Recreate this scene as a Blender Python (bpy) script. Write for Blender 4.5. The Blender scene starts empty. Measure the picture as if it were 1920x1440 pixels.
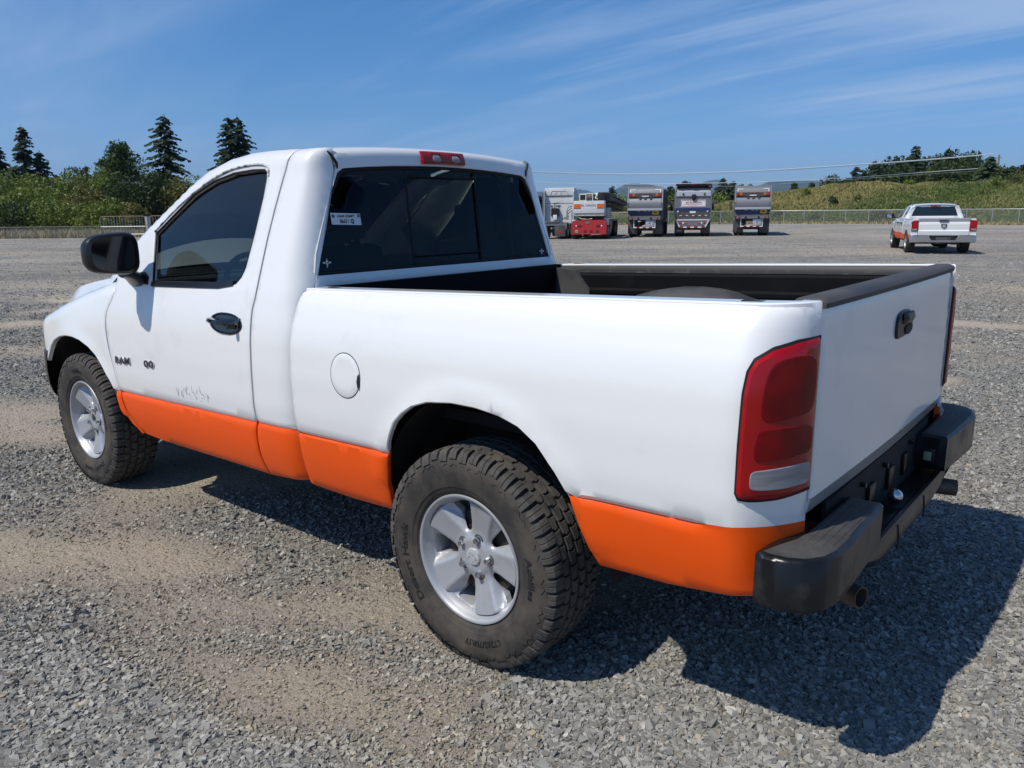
import bpy, bmesh, math, random
import numpy as np
from math import sin, cos, pi, radians, sqrt, atan2, hypot, floor
from mathutils import Vector, Matrix
from mathutils.geometry import delaunay_2d_cdt
random.seed(7); rng = np.random.default_rng(11)
S = bpy.context.scene; COL = S.collection
# ---------------------------------------------------------------- camera
CX, CY, CZ = -1.744, 2.791, 1.566
YAW, PITCH, ROLL, FPX = -0.8739, -0.2176, -0.0109, 1466.5
def _basis():
    f = Vector((cos(PITCH)*cos(YAW), cos(PITCH)*sin(YAW), sin(PITCH)))
    r = Vector((sin(YAW), -cos(YAW), 0)); u = r.cross(f)
    return r*cos(ROLL)+u*sin(ROLL), u*cos(ROLL)-r*sin(ROLL), f
CR, CU, CF = _basis()
cam = bpy.data.cameras.new('camera'); camo = bpy.data.objects.new('camera', cam); COL.objects.link(camo)
M = Matrix((CR, CU, -CF)).transposed().to_4x4(); M.translation = (CX, CY, CZ); camo.matrix_world = M
cam.sensor_width = 36; cam.sensor_fit = 'HORIZONTAL'; cam.lens = FPX/1920*36
cam.clip_start = .05; cam.clip_end = 40000
S.camera = camo
S.view_settings.view_transform = 'Standard'; S.view_settings.look = 'None'
S.view_settings.exposure = 0.0; S.view_settings.gamma = 1; S.view_settings.use_curve_mapping = False
# ---------------------------------------------------------------- sky and sun
SUN = Vector((.24, .67, 1.0)).normalized()
SUN_EL = math.asin(SUN.z); SUN_AZ = atan2(SUN.x, SUN.y)     # clockwise from +Y
W = bpy.data.worlds.new('World'); S.world = W; W.use_nodes = True
def world():
    nt = W.node_tree; nt.nodes.clear(); N = nt.nodes; L = nt.links
    out = N.new('ShaderNodeOutputWorld'); bg = N.new('ShaderNodeBackground'); bg.inputs[1].default_value = .105
    sky = N.new('ShaderNodeTexSky'); sky.sky_type = 'NISHITA'; sky.sun_disc = False
    sky.sun_elevation = SUN_EL; sky.sun_rotation = SUN_AZ; sky.altitude = 50
    sky.air_density = 1.0; sky.dust_density = .1; sky.ozone_density = 1.4
    tc = N.new('ShaderNodeTexCoord'); sep = N.new('ShaderNodeSeparateXYZ'); L.new(tc.outputs['Generated'], sep.inputs[0])
    mx = N.new('ShaderNodeMath'); mx.operation = 'MAXIMUM'; mx.inputs[1].default_value = .03; L.new(sep.outputs[2], mx.inputs[0])
    ad = N.new('ShaderNodeMath'); ad.operation = 'ADD'; ad.inputs[1].default_value = .06; L.new(mx.outputs[0], ad.inputs[0])
    dx = N.new('ShaderNodeMath'); dx.operation = 'DIVIDE'; L.new(sep.outputs[0], dx.inputs[0]); L.new(ad.outputs[0], dx.inputs[1])
    dy = N.new('ShaderNodeMath'); dy.operation = 'DIVIDE'; L.new(sep.outputs[1], dy.inputs[0]); L.new(ad.outputs[0], dy.inputs[1])
    cb = N.new('ShaderNodeCombineXYZ'); L.new(dx.outputs[0], cb.inputs[0]); L.new(dy.outputs[0], cb.inputs[1])
    def layer(rot, sc, scale, lo, hi, loc, dist):
        mp = N.new('ShaderNodeMapping'); mp.vector_type = 'TEXTURE'; mp.inputs['Rotation'].default_value = (0, 0, rot); mp.inputs['Scale'].default_value = (1/sc[0], 1/sc[1], 1)
        mp.inputs['Location'].default_value = loc
        L.new(cb.outputs[0], mp.inputs[0])
        n = N.new('ShaderNodeTexNoise'); n.inputs['Scale'].default_value = scale; n.inputs['Detail'].default_value = 8
        n.inputs['Roughness'].default_value = .58; n.inputs['Distortion'].default_value = dist
        L.new(mp.outputs[0], n.inputs[0])
        r = N.new('ShaderNodeMapRange'); r.inputs[1].default_value = lo; r.inputs[2].default_value = hi; r.interpolation_type = 'SMOOTHSTEP'
        L.new(n.outputs[0], r.inputs[0]); return r.outputs[0]
    a = layer(CL_ROT, (.26, 1.3, 1), .75, .41, .67, (3.1, 1.7, 0), 1.0)
    b = layer(CL_ROT+.22, (.35, .8, 1), .5, .36, .60, (7.3, 2.9, 0), .3)
    mu = N.new('ShaderNodeMath'); mu.operation = 'MULTIPLY'; L.new(a, mu.inputs[0]); L.new(b, mu.inputs[1])
    c = layer(CL_ROT-.1, (.14, .8, 1), .6, .38, .75, (1.9, 8.2, 0), .2)
    m2 = N.new('ShaderNodeMath'); m2.operation = 'MULTIPLY'; L.new(c, m2.inputs[0]); m2.inputs[1].default_value = .38
    sm = N.new('ShaderNodeMath'); sm.operation = 'MULTIPLY_ADD'; L.new(mu.outputs[0], sm.inputs[0]); sm.inputs[1].default_value = .60; L.new(m2.outputs[0], sm.inputs[2])
    fd = N.new('ShaderNodeMapRange'); fd.inputs[1].default_value = .02; fd.inputs[2].default_value = .12; L.new(sep.outputs[2], fd.inputs[0])
    m3 = N.new('ShaderNodeMath'); m3.operation = 'MULTIPLY'; m3.use_clamp = True; L.new(sm.outputs[0], m3.inputs[0]); L.new(fd.outputs[0], m3.inputs[1])
    hs = N.new('ShaderNodeHueSaturation'); hs.inputs['Saturation'].default_value = 1.32; hs.inputs['Value'].default_value = 1.0
    L.new(sky.outputs[0], hs.inputs['Color'])
    tn = N.new('ShaderNodeMix'); tn.data_type = 'RGBA'; tn.blend_type = 'MULTIPLY'; tn.inputs[0].default_value = 1; L.new(hs.outputs[0], tn.inputs['A'])
    cr = N.new('ShaderNodeValToRGB'); L.new(sep.outputs[2], cr.inputs[0]); el = cr.color_ramp.elements
    el[0].position = 0; el[0].color = (.31, .50, 1.1, 1); el[1].position = .42; el[1].color = (.60, .86, 1.04, 1)
    for ps, c in ((.05, (.335, .545, 1.02, 1)), (.12, (.43, .665, .99, 1)), (.22, (.51, .78, 1.04, 1))): e_ = el.new(ps); e_.color = c
    L.new(cr.outputs[0], tn.inputs['B'])
    mix = N.new('ShaderNodeMix'); mix.data_type = 'RGBA'; mix.inputs['B'].default_value = (4.0, 5.3, 7.6, 1)
    L.new(m3.outputs[0], mix.inputs[0]); L.new(tn.outputs['Result'], mix.inputs['A'])
    L.new(mix.outputs['Result'], bg.inputs[0]); L.new(bg.outputs[0], out.inputs[0])
CL_ROT = radians(-10.5)
world()
sl = bpy.data.lights.new('sun', 'SUN'); sl.energy = 4.25; sl.angle = radians(.53); sl.color = (1, .95, .865)
so = bpy.data.objects.new('sun', sl); COL.objects.link(so); so.rotation_euler = SUN.to_track_quat('Z', 'Y').to_euler(); so.location = (0, 0, 30)

# ---------------------------------------------------------------- placing
def ray(px, py): return CF + CR*((px-960)/FPX) - CU*((py-720)/FPX)
_fh = Vector((cos(YAW), sin(YAW), 0)); _rh = Vector((sin(YAW), -cos(YAW), 0))
def pt(px, py, d):
    """point of the world seen at photo pixel px,py at horizontal distance d ahead of the camera"""
    r = ray(px, py); t = d/(r.dot(_fh)); return Vector((CX, CY, CZ))+r*t
def hor(px): return 398.5-(px-960)*.0109
def _ss(t): t = np.clip(t, 0, 1); return t*t*(3-2*t)
def dip(px, d):
    """the yard falls gently away beyond the second pickup"""
    return -.28*_ss((np.asarray(d, float)-31)/20)*_ss((np.asarray(px, float)-700)/300)
def gp(px, d, z=0):
    q = pt(px, hor(px), d); return Vector((q.x, q.y, z+float(dip(px, d))))
# ---------------------------------------------------------------- materials
MATS = {}
def mat(name, color, rough=.5, metal=0, coat=0, noise=0, nscale=20, bump=0, bscale=60, color2=None, spec=.5, dirt=None, dlo=.5, dhi=.75, dscale=3, crough=.05, stretch=None):
    if name in MATS: return MATS[name]
    m = bpy.data.materials.new(name); m.use_nodes = True; nt = m.node_tree; N = nt.nodes; L = nt.links
    p = N['Principled BSDF']; p.inputs['Base Color'].default_value = (*color, 1); p.inputs['Roughness'].default_value = rough
    p.inputs['Metallic'].default_value = metal; p.inputs['Coat Weight'].default_value = coat; p.inputs['Coat Roughness'].default_value = crough
    p.inputs['Specular IOR Level'].default_value = spec
    if noise or bump or color2 or dirt:
        tc = N.new('ShaderNodeTexCoord'); src = tc.outputs['Object']
        if stretch:
            mp = N.new('ShaderNodeMapping'); mp.inputs['Scale'].default_value = stretch; L.new(src, mp.inputs[0]); src = mp.outputs[0]
    col = None
    if noise or color2:
        n = N.new('ShaderNodeTexNoise'); n.inputs['Scale'].default_value = nscale; n.inputs['Detail'].default_value = 6; L.new(src, n.inputs[0])
        r = N.new('ShaderNodeMapRange'); r.inputs[1].default_value = .35; r.inputs[2].default_value = .65; L.new(n.outputs[0], r.inputs[0])
        mx = N.new('ShaderNodeMix'); mx.data_type = 'RGBA'; c2 = color2 or tuple(c*(1-noise) for c in color)
        mx.inputs['A'].default_value = (*color, 1); mx.inputs['B'].default_value = (*c2, 1); L.new(r.outputs[0], mx.inputs[0]); col = mx.outputs['Result']
    if dirt:
        n = N.new('ShaderNodeTexNoise'); n.inputs['Scale'].default_value = dscale; n.inputs['Detail'].default_value = 9; n.inputs['Roughness'].default_value = .65; L.new(src, n.inputs[0])
        r = N.new('ShaderNodeMapRange'); r.inputs[1].default_value = dlo; r.inputs[2].default_value = dhi; L.new(n.outputs[0], r.inputs[0])
        mx = N.new('ShaderNodeMix'); mx.data_type = 'RGBA'; mx.inputs['A'].default_value = (*color, 1)
        if col: L.new(col, mx.inputs['A'])
        mx.inputs['B'].default_value = (*dirt, 1); L.new(r.outputs[0], mx.inputs[0]); col = mx.outputs['Result']
        rr = N.new('ShaderNodeMapRange'); rr.inputs[3].default_value = rough; rr.inputs[4].default_value = min(1, rough+.3); L.new(r.outputs[0], rr.inputs[0]); L.new(rr.outputs[0], p.inputs['Roughness'])
    if col: L.new(col, p.inputs['Base Color'])
    if bump:
        n = N.new('ShaderNodeTexNoise'); n.inputs['Scale'].default_value = bscale; n.inputs['Detail'].default_value = 4; L.new(src, n.inputs[0])
        b = N.new('ShaderNodeBump'); b.inputs['Strength'].default_value = 1; b.inputs['Distance'].default_value = bump; L.new(n.outputs[0], b.inputs['Height']); L.new(b.outputs[0], p.inputs['Normal'])
    MATS[name] = m; return m
def glass_mat(name, tint, refl=(1, 1, 1), rough=.0, ior=1.5):
    m = bpy.data.materials.new(name); m.use_nodes = True; nt = m.node_tree; N = nt.nodes; L = nt.links; N.remove(N['Principled BSDF'])
    t = N.new('ShaderNodeBsdfTransparent'); t.inputs[0].default_value = (*tint, 1)
    g = N.new('ShaderNodeBsdfGlossy'); g.inputs[0].default_value = (*refl, 1); g.inputs[1].default_value = rough
    f = N.new('ShaderNodeFresnel'); f.inputs[0].default_value = ior; mx = N.new('ShaderNodeMixShader')
    L.new(f.outputs[0], mx.inputs[0]); L.new(t.outputs[0], mx.inputs[1]); L.new(g.outputs[0], mx.inputs[2]); L.new(mx.outputs[0], N['Material Output'].inputs[0])
    return m
# ---------------------------------------------------------------- object helpers
def tag(o, label=None, cat=None, group=None, kind=None):
    if label: o['label'] = label
    if cat: o['category'] = cat
    if group: o['group'] = group
    if kind: o['kind'] = kind
    return o
def empty(name, loc=(0, 0, 0), rz=0, label=None, cat=None, group=None, parent=None):
    o = bpy.data.objects.new(name, None); COL.objects.link(o); o.location = loc; o.rotation_euler = (0, 0, rz); o.empty_display_size = .2
    if parent: o.parent = parent
    return tag(o, label, cat, group)
def link(name, me, parent=None, loc=None):
    o = bpy.data.objects.new(name, me); COL.objects.link(o)
    if parent: o.parent = parent
    if loc is not None: o.location = loc
    return o
class MB:
    def __init__(s): s.v = []; s.f = []; s.m = []; s.mi = 0
    def add(s, vs, fs):
        n = len(s.v); s.v += [tuple(v) for v in vs]; s.f += [tuple(n+i for i in f) for f in fs]; s.m += [s.mi]*len(fs); return s
    def box(s, x0, x1, y0, y1, z0, z1):
        return s.add([(x, y, z) for z in (z0, z1) for y in (y0, y1) for x in (x0, x1)],
                     [(0, 2, 3, 1), (4, 5, 7, 6), (0, 1, 5, 4), (2, 6, 7, 3), (0, 4, 6, 2), (1, 3, 7, 5)])
    def bbox(s, x0, x1, y0, y1, z0, z1, b=.01):
        """box with chamfered edges"""
        bm = bmesh.new(); bmesh.ops.create_cube(bm, size=1)
        for v in bm.verts: v.co = Vector(((x0+x1)/2+v.co.x*(x1-x0), (y0+y1)/2+v.co.y*(y1-y0), (z0+z1)/2+v.co.z*(z1-z0)))
        bmesh.ops.bevel(bm, geom=bm.edges[:], offset=b, segments=2, affect='EDGES', profile=.6)
        bm.verts.index_update(); s.add([v.co[:] for v in bm.verts], [[v.index for v in f.verts] for f in bm.faces]); bm.free(); return s
    def tube(s, pts, r, n=8, cap=True, closed=False):
        pts = [Vector(p) for p in pts]; rr = r if isinstance(r, (list, tuple)) else [r]*len(pts); vs = []
        k = len(pts); up = None
        for i, p in enumerate(pts):
            if closed: d = pts[(i+1) % k]-pts[i-1]
            else: d = pts[min(i+1, k-1)]-pts[max(i-1, 0)]
            d.normalize()
            if up is None:
                up = Vector((0, 0, 1)) if abs(d.z) < .9 else Vector((1, 0, 0))
            a = d.cross(up); a = a.normalized() if a.length > 1e-6 else d.orthogonal().normalized(); b = a.cross(d).normalized(); up = b
            for j in range(n):
                t = 2*pi*j/n; vs.append(p+a*cos(t)*rr[i]+b*sin(t)*rr[i])
        fs = []
        for i in range(k if closed else k-1):
            for j in range(n):
                a0 = i*n+j; a1 = i*n+(j+1) % n; i2 = (i+1) % k; b0 = i2*n+j; b1 = i2*n+(j+1) % n; fs.append((a0, a1, b1, b0))
        if cap and not closed: fs += [tuple(range(n-1, -1, -1)), tuple((k-1)*n+j for j in range(n))]
        return s.add(vs, fs)
    def lathe(s, prof, n=48, axis='y', c=(0, 0, 0), arc=(0, 2*pi)):
        """prof: (radius, offset along the axis)"""
        vs = []; full = abs(arc[1]-arc[0]-2*pi) < 1e-6; m = n if full else n+1; k = len(prof)
        for i in range(m):
            t = arc[0]+(arc[1]-arc[0])*i/n
            for r, a in prof:
                if axis == 'y': vs.append((c[0]+r*cos(t), c[1]+a, c[2]+r*sin(t)))
                elif axis == 'z': vs.append((c[0]+r*cos(t), c[1]+r*sin(t), c[2]+a))
                else: vs.append((c[0]+a, c[1]+r*cos(t), c[2]+r*sin(t)))
        fs = []
        for i in range(n):
            i2 = (i+1) % m
            for j in range(k-1): fs.append((i*k+j, i*k+j+1, i2*k+j+1, i2*k+j))
        return s.add(vs, fs)
    def prism(s, poly, a0, a1, axis='y'):
        n = len(poly); vs = []
        for a in (a0, a1):
            for p, q in poly:
                vs.append((p, a, q) if axis == 'y' else ((a, p, q) if axis == 'x' else (p, q, a)))
        return s.add(vs, [tuple(range(n)), tuple(range(2*n-1, n-1, -1))]+[(i, i+n, (i+1) % n+n, (i+1) % n) for i in range(n)])
    def grid(s, rows, flip=False):
        n = len(rows[0]); vs = [p for r in rows for p in r]; fs = []
        for i in range(len(rows)-1):
            for j in range(n-1):
                q = (i*n+j, i*n+j+1, (i+1)*n+j+1, (i+1)*n+j); fs.append(q[::-1] if flip else q)
        return s.add(vs, fs)
    def mesh(s, name, mats, smooth=35):
        me = bpy.data.meshes.new(name); me.from_pydata(s.v, [], s.f)
        if not isinstance(mats, (list, tuple)): mats = [mats]
        for m in mats: me.materials.append(m)
        if len(mats) > 1: me.polygons.foreach_set('material_index', s.m)
        bm = bmesh.new(); bm.from_mesh(me); bmesh.ops.recalc_face_normals(bm, faces=bm.faces); bm.to_mesh(me); bm.free()
        fin(me, smooth); return me
    def build(s, name, mats, parent=None, loc=None, smooth=35):
        return link(name, s.mesh(name, mats, smooth), parent, loc)
def fin(me, smooth=35):
    if smooth:
        me.polygons.foreach_set('use_smooth', [True]*len(me.polygons)); me.set_sharp_from_angle(angle=radians(smooth))
    me.update()
def mirror_copy(o, name=None):
    """mesh object mirrored across the vehicle's centre plane"""
    me = o.data.copy(); n = len(me.vertices); co = np.empty(n*3); me.vertices.foreach_get('co', co); co[1::3] *= -1; me.vertices.foreach_set('co', co)
    me.flip_normals(); me.update(); c = bpy.data.objects.new(name or o.name.split('.')[0], me); COL.objects.link(c); c.parent = o.parent
    c.location = (o.location.x, -o.location.y, o.location.z)
    for k in ('label', 'kind'):
        if k in o: c[k] = o[k]
    return c
def copy_tree(o, parent=None):
    c = o.copy(); COL.objects.link(c)
    if parent: c.parent = parent
    for ch in list(o.children): copy_tree(ch, c)
    return c
# ---------------------------------------------------------------- curved panels cut to an outline
def resample(loop, sp, closed=True):
    out = []; n = len(loop)
    for i in range(n if closed else n-1):
        a = np.array(loop[i], float); b = np.array(loop[(i+1) % n], float); k = max(1, int(math.ceil(np.linalg.norm(b-a)/sp)))
        for j in range(k): out.append(a+(b-a)*j/k)
    if not closed: out.append(np.array(loop[-1], float))
    return np.array(out)
def smooth_loop(pts, n=1, closed=False):
    """Chaikin"""
    p = [tuple(q) for q in pts]
    for _ in range(n):
        q = []; m = len(p)
        if not closed: q.append(p[0])
        for i in range(m if closed else m-1):
            a = p[i]; b = p[(i+1) % m]; q.append((a[0]*.75+b[0]*.25, a[1]*.75+b[1]*.25)); q.append((a[0]*.25+b[0]*.75, a[1]*.25+b[1]*.75))
        if not closed: q.append(p[-1])
        p = q
    return p
def inside(P, loop):
    x, y = P[:, 0], P[:, 1]; c = np.zeros(len(P), bool); n = len(loop)
    for i in range(n):
        x1, y1 = loop[i]; x2, y2 = loop[(i+1) % n]
        if y1 == y2: continue
        c ^= ((y1 > y) != (y2 > y)) & (x < (x2-x1)*(y-y1)/(y2-y1)+x1)
    return c
def dist_loop(P, loop):
    d = np.full(len(P), 1e9); n = len(loop)
    for i in range(n):
        a = loop[i]; b = loop[(i+1) % n]; ab = b-a; L2 = ab@ab
        if L2 == 0: continue
        t = np.clip(((P-a)@ab)/L2, 0, 1); d = np.minimum(d, np.hypot(*(P-(a+t[:, None]*ab)).T))
    return d
def area(loop): return .5*np.sum(loop[:, 0]*np.roll(loop[:, 1], -1)-np.roll(loop[:, 0], -1)*loop[:, 1])
def panel(name, outer, F, mats, parent=None, holes=(), sp=.035, thick=.018, matfn=None, roll=.0035, lines=(), inset=.005, mirror=False, off=0, smooth=38, esp=None, cuts=()):
    """F(u,s) -> point; the outline is cut out of the surface, its edge rolled over and given thickness"""
    esp = esp or sp
    loops = []
    for k, lp in enumerate([outer]+list(holes)):
        lp = resample(lp, esp); a = area(lp)
        if (a < 0) == (k == 0): lp = lp[::-1]
        loops.append(lp)                                 # outer ccw, holes cw: inside always on the left
    V = []; E = []; bl = []; il = []
    for lp in loops:
        n = len(lp); d1 = lp-np.roll(lp, 1, 0); d2 = np.roll(lp, -1, 0)-lp
        nn = np.stack([-(d1/np.maximum(np.linalg.norm(d1, axis=1), 1e-9)[:, None]+d2/np.maximum(np.linalg.norm(d2, axis=1), 1e-9)[:, None])[:, 1],
                       (d1/np.maximum(np.linalg.norm(d1, axis=1), 1e-9)[:, None]+d2/np.maximum(np.linalg.norm(d2, axis=1), 1e-9)[:, None])[:, 0]], 1)
        nn /= np.maximum(np.linalg.norm(nn, axis=1), 1e-9)[:, None]
        b0 = len(V); V += [tuple(p) for p in lp]; E += [(b0+i, b0+(i+1) % n) for i in range(n)]; bl.append(list(range(b0, b0+n)))
        if inset: V += [tuple(p) for p in lp+nn*inset]; il.append(list(range(b0+n, b0+2*n)))
    nb = len(V)
    lo = loops[0].min(0); hi = loops[0].max(0); gx = np.arange(lo[0]+sp*.5, hi[0], sp); gy = np.arange(lo[1]+sp*.4, hi[1], sp*.87)
    G = np.array([(x+(sp*.5 if j % 2 else 0), y) for j, y in enumerate(gy) for x in gx]) if len(gx) and len(gy) else np.zeros((0, 2))
    for ln in lines:
        q = resample(ln, sp*.8, False); G = np.vstack([G, q]) if len(G) else q
    nl = sum(len(resample(ln, sp*.8, False)) for ln in lines)
    if len(G):
        ok = inside(G, loops[0])
        for h in loops[1:]: ok &= ~inside(G, h)
        d = np.min([dist_loop(G, l) for l in loops], 0); ok &= d > np.where(np.arange(len(G)) >= len(G)-nl, inset*1.4+.004, sp*.38+inset)
        if nl:                                            # keep the free grid off the crease lines
            LP = G[len(G)-nl:]
            for i in range(len(G)-nl):
                if ok[i] and np.min(np.hypot(*(LP-G[i]).T)) < sp*.4: ok[i] = False
        V += [tuple(p) for p in G[ok]]
    for ln in cuts:
        q = resample(ln, sp, False); b0 = len(V); V += [tuple(p) for p in q]; E += [(b0+i, b0+i+1) for i in range(len(q)-1)]
    r = delaunay_2d_cdt([Vector(p) for p in V], E, [], 0, 1e-7)
    pv = np.array([(v.x, v.y) for v in r[0]]); tris = [t for t in r[2]]
    cen = np.array([pv[list(t)].mean(0) for t in tris]); ok = inside(cen, loops[0])
    for h in loops[1:]: ok &= ~inside(cen, h)
    orig = {}
    for ni, ol in enumerate(r[3]):
        for o in ol: orig.setdefault(o, ni)
    bset = set()
    for b in bl: bset |= {orig[i] for i in b}
    if cuts:
        dd = np.min([dist_loop(pv, l) for l in loops], 0); bset |= set(np.nonzero(dd < 2e-5)[0].tolist())
    P = []; Nn = []
    e = 1e-3
    for u, s in pv:
        p = Vector(F(u, s)); a = Vector(F(u+e, s))-Vector(F(u-e, s)); b = Vector(F(u, s+e))-Vector(F(u, s-e)); n = a.cross(b)
        n.normalize(); P.append(p); Nn.append(n)
    sgn = 1 if getattr(F, 'out', None) is None else (1 if sum(n.dot(F.out) for n in Nn) > 0 else -1)
    verts = [P[i]+Nn[i]*sgn*((-roll if i in bset else 0)+off) for i in range(len(P))]
    faces = [tuple(t) for t, k in zip(tris, ok) if k]; mi = [matfn(*c) if matfn else 0 for c, k in zip(cen, ok) if k]
    for b in bl:
        n = len(b); base = len(verts)
        for i in b: verts.append(P[orig[i]]-Nn[orig[i]]*sgn*(thick-off))
        for k in range(n):
            i0, i1 = orig[b[k]], orig[b[(k+1) % n]]; faces.append((i0, i1, base+(k+1) % n, base+k))
            c = (pv[i0]+pv[i1])/2; mi.append(matfn(*c) if matfn else 0)
    me = bpy.data.meshes.new(name); me.from_pydata(verts, [], faces)
    if not isinstance(mats, (list, tuple)): mats = [mats]
    for m in mats: me.materials.append(m)
    if matfn: me.polygons.foreach_set('material_index', mi)
    bm = bmesh.new(); bm.from_mesh(me)
    bmesh.ops.recalc_face_normals(bm, faces=bm.faces)
    ff = bm.faces[:][0]
    # the recalculation may pick the inner side of an open shell: use the known outward side
    s0 = sum(f.normal.dot(Nn[f.verts[0].index])*sgn for f in bm.faces if f.verts[0].index < len(Nn) and all(v.index < len(Nn) for v in f.verts))
    if s0 < 0: bmesh.ops.reverse_faces(bm, faces=bm.faces)
    bm.to_mesh(me); bm.free(); fin(me, smooth)
    o = link(name, me, parent)
    if mirror: return o, mirror_copy(o)
    return o
FONT = None
def text_mesh(txt, size, extr, bold=0):
    c = bpy.data.curves.new('lettering', 'FONT'); c.body = txt; c.size = size; c.extrude = extr; c.offset = bold; c.align_x = 'CENTER'; c.align_y = 'CENTER'; c.resolution_u = 2
    o = bpy.data.objects.new('lettering', c); COL.objects.link(o); dg = bpy.context.evaluated_depsgraph_get(); dg.update()
    me = bpy.data.meshes.new_from_object(o.evaluated_get(dg)); bpy.data.objects.remove(o); bpy.data.curves.remove(c); return me
def lettering(name, txt, size, m, parent, fn, extr=.001, bold=0, sx=1, shear=0):
    """fn maps (x, y, z) of the flat lettering to a point of the surface it stands on"""
    me = text_mesh(txt, size, extr, bold)
    for v in me.vertices: v.co = Vector(fn(v.co.x*sx+v.co.y*shear, v.co.y, v.co.z))
    me.materials.clear(); me.materials.append(m); me.update(); return link(name, me, parent)
# ================================================================ PICKUP TRUCK
def itp(x, X, V):
    if x <= X[0]: return V[0]
    for i in range(1, len(X)):
        if x <= X[i]: return V[i-1]+(x-X[i-1])/(X[i]-X[i-1])*(V[i]-V[i-1])
    return V[-1]
ZB = [.38, .42, .45, .49, .53, .60, .68, .706, .715, .73, .80, .95, 1.08, 1.15, 1.20, 1.25, 1.28, 1.298]
VB = [.80, .86, .915, .935, .948, .965, .976, .977, .969, .983, .991, .993, .985, .970, .950, .930, .912, .888]
ZC = [.38, .42, .45, .49, .53, .60, .68, .706, .715, .73, .80, .95, 1.08, 1.15, 1.20, 1.27, 1.90]
VC = [.80, .86, .915, .935, .948, .965, .974, .974, .966, .978, .985, .984, .976, .966, .955, .937, .722]
def zo(x): return .715-.0335*x                       # height of the colour break; the body is raked nose-down
def Ybed(x, z):
    r = hypot(x+.05, (z-.47)*.98)
    return itp(z-zo(x)+.715, ZB, VB)+.010*math.exp(-((r-.50)/.035)**2)*(z > .55)
def Ycab(x, z): return itp(z-zo(x)+.715, ZC, VC)
m_white = mat('white_paint', (.785, .785, .765), .34, coat=.9, crough=.06, bump=.00028, bscale=30, dirt=(.60, .59, .56), dlo=.60, dhi=.9, dscale=2.6)
m_orange = mat('orange_paint', (.86, .090, .002), .45, coat=.12, crough=.2, spec=.3, bump=.0005, bscale=22, dirt=(.55, .12, .03), dlo=.58, dhi=.9, dscale=3)
m_black = mat('black_plastic', (.012, .012, .013), .34, noise=.3, nscale=30)
m_gloss = mat('black_gloss', (.006, .006, .007), .12, coat=.6)
m_rubber = mat('tyre_rubber', (.030, .027, .024), .8, bump=.0008, bscale=160, dirt=(.10, .083, .064), dlo=.4, dhi=.74, dscale=9)
m_tread = mat('tread_rubber', (.042, .040, .038), .75, bump=.0012, bscale=120, dirt=(.115, .102, .085), dlo=.38, dhi=.75, dscale=16)
m_letter = mat('tyre_lettering', (.012, .0115, .011), .6)
m_alloy = mat('painted_alloy', (.43, .44, .46), .42, metal=.4, coat=.2, dirt=(.30, .27, .23), dlo=.52, dhi=.85, dscale=11, bump=.0003, bscale=90)
m_chrome = mat('chrome', (.62, .62, .62), .13, metal=1, dirt=(.25, .22, .19), dlo=.5, dhi=.9, dscale=20)
m_dark = mat('dark_underbody', (.014, .013, .012), .85, noise=.4, nscale=12)
m_liner = mat('bed_liner_plastic', (.006, .006, .007), .6, spec=.10, dirt=(.014, .0135, .013), dlo=.50, dhi=.85, dscale=6)
m_cap = mat('faded_black_plastic', (.040, .040, .042), .6, dirt=(.085, .08, .075), dlo=.42, dhi=.75, dscale=5, stretch=(1, .6, 1), bump=.0004, bscale=60)
m_step = mat('bumper_plastic', (.008, .0085, .0095), .30, spec=.35, dirt=(.045, .040, .034), dlo=.54, dhi=.8, dscale=7, bump=.0004, bscale=120)
m_steel = mat('rusty_pipe', (.13, .11, .095), .5, metal=.6, dirt=(.10, .055, .03), dlo=.4, dhi=.7, dscale=25)
m_seam = mat('seam_black', (.006, .006, .006), .7)
m_red = mat('red_lens', (.36, .002, .004), .15, coat=.35, crough=.03, noise=.30, nscale=4, spec=.35)
m_red2 = mat('dark_red_lens', (.22, .002, .004), .2, coat=.15, crough=.05, spec=.2, noise=.45, nscale=12)
m_rev = mat('clear_lens', (.30, .31, .32), .15, coat=.5, crough=.03, color2=(.15, .155, .165), nscale=8, stretch=(.5, .5, 5))
m_seat = mat('seat_fabric', (.16, .145, .12), .9)
m_tan = mat('tan_trim', (.30, .27, .21), .8)
m_white_p = mat('sticker_white', (.72, .73, .74), .45)
m_ink = mat('sticker_ink', (.03, .03, .035), .6)
g_side = glass_mat('tinted_side_glass', (.10, .115, .12), (1, .96, .90), ior=1.6)
g_rear = glass_mat('tinted_rear_glass', (.20, .25, .25), (.30, .36, .44))
g_front = glass_mat('windshield_glass', (.72, .80, .76))
g_mirr = mat('mirror_glass', (.006, .007, .009), .05, spec=.5)
T = empty('pickup_truck', (0, 0, 0), 0, 'white regular cab pickup truck with orange lower panels parked in the foreground', 'pickup truck')
wo = lambda x, z: 1 if z < zo(x)+.001 else 0
# ---- cab skin
ZTX = [1.0, 1.227, 1.36, 1.532, 1.708, 1.874, 2.0, 2.173, 2.342, 2.502, 2.65, 2.76, 2.9]
ZTZ = [1.831, 1.838, 1.841, 1.838, 1.818, 1.775, 1.717, 1.615, 1.515, 1.406, 1.305, 1.225, 1.13]
def zt(x): return itp(x, ZTX, ZTZ)
def xr(z): return .965+max(0, z-1.27)*.10
def Fcab(u, s):
    x = max(u, 1.08); t = zt(x); th = min(max((s-(t-.08))/.12, 0), 1.15)*pi/2
    z = min(s, t-.08)+.08*sin(th); y = Ycab(x, min(s, t-.08))-.075*(1-cos(th))
    if u < 1.08:
        ph = min((1.08-u)/.17, 1.1)*pi/2; x = 1.08-(1.08-xr(z))*sin(ph); y -= itp(z, [1.10, 1.30], [.045, .118])*(1-cos(ph))*(1-.55*min(1, th/(pi/2)))
    return (x, y, z)
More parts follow.
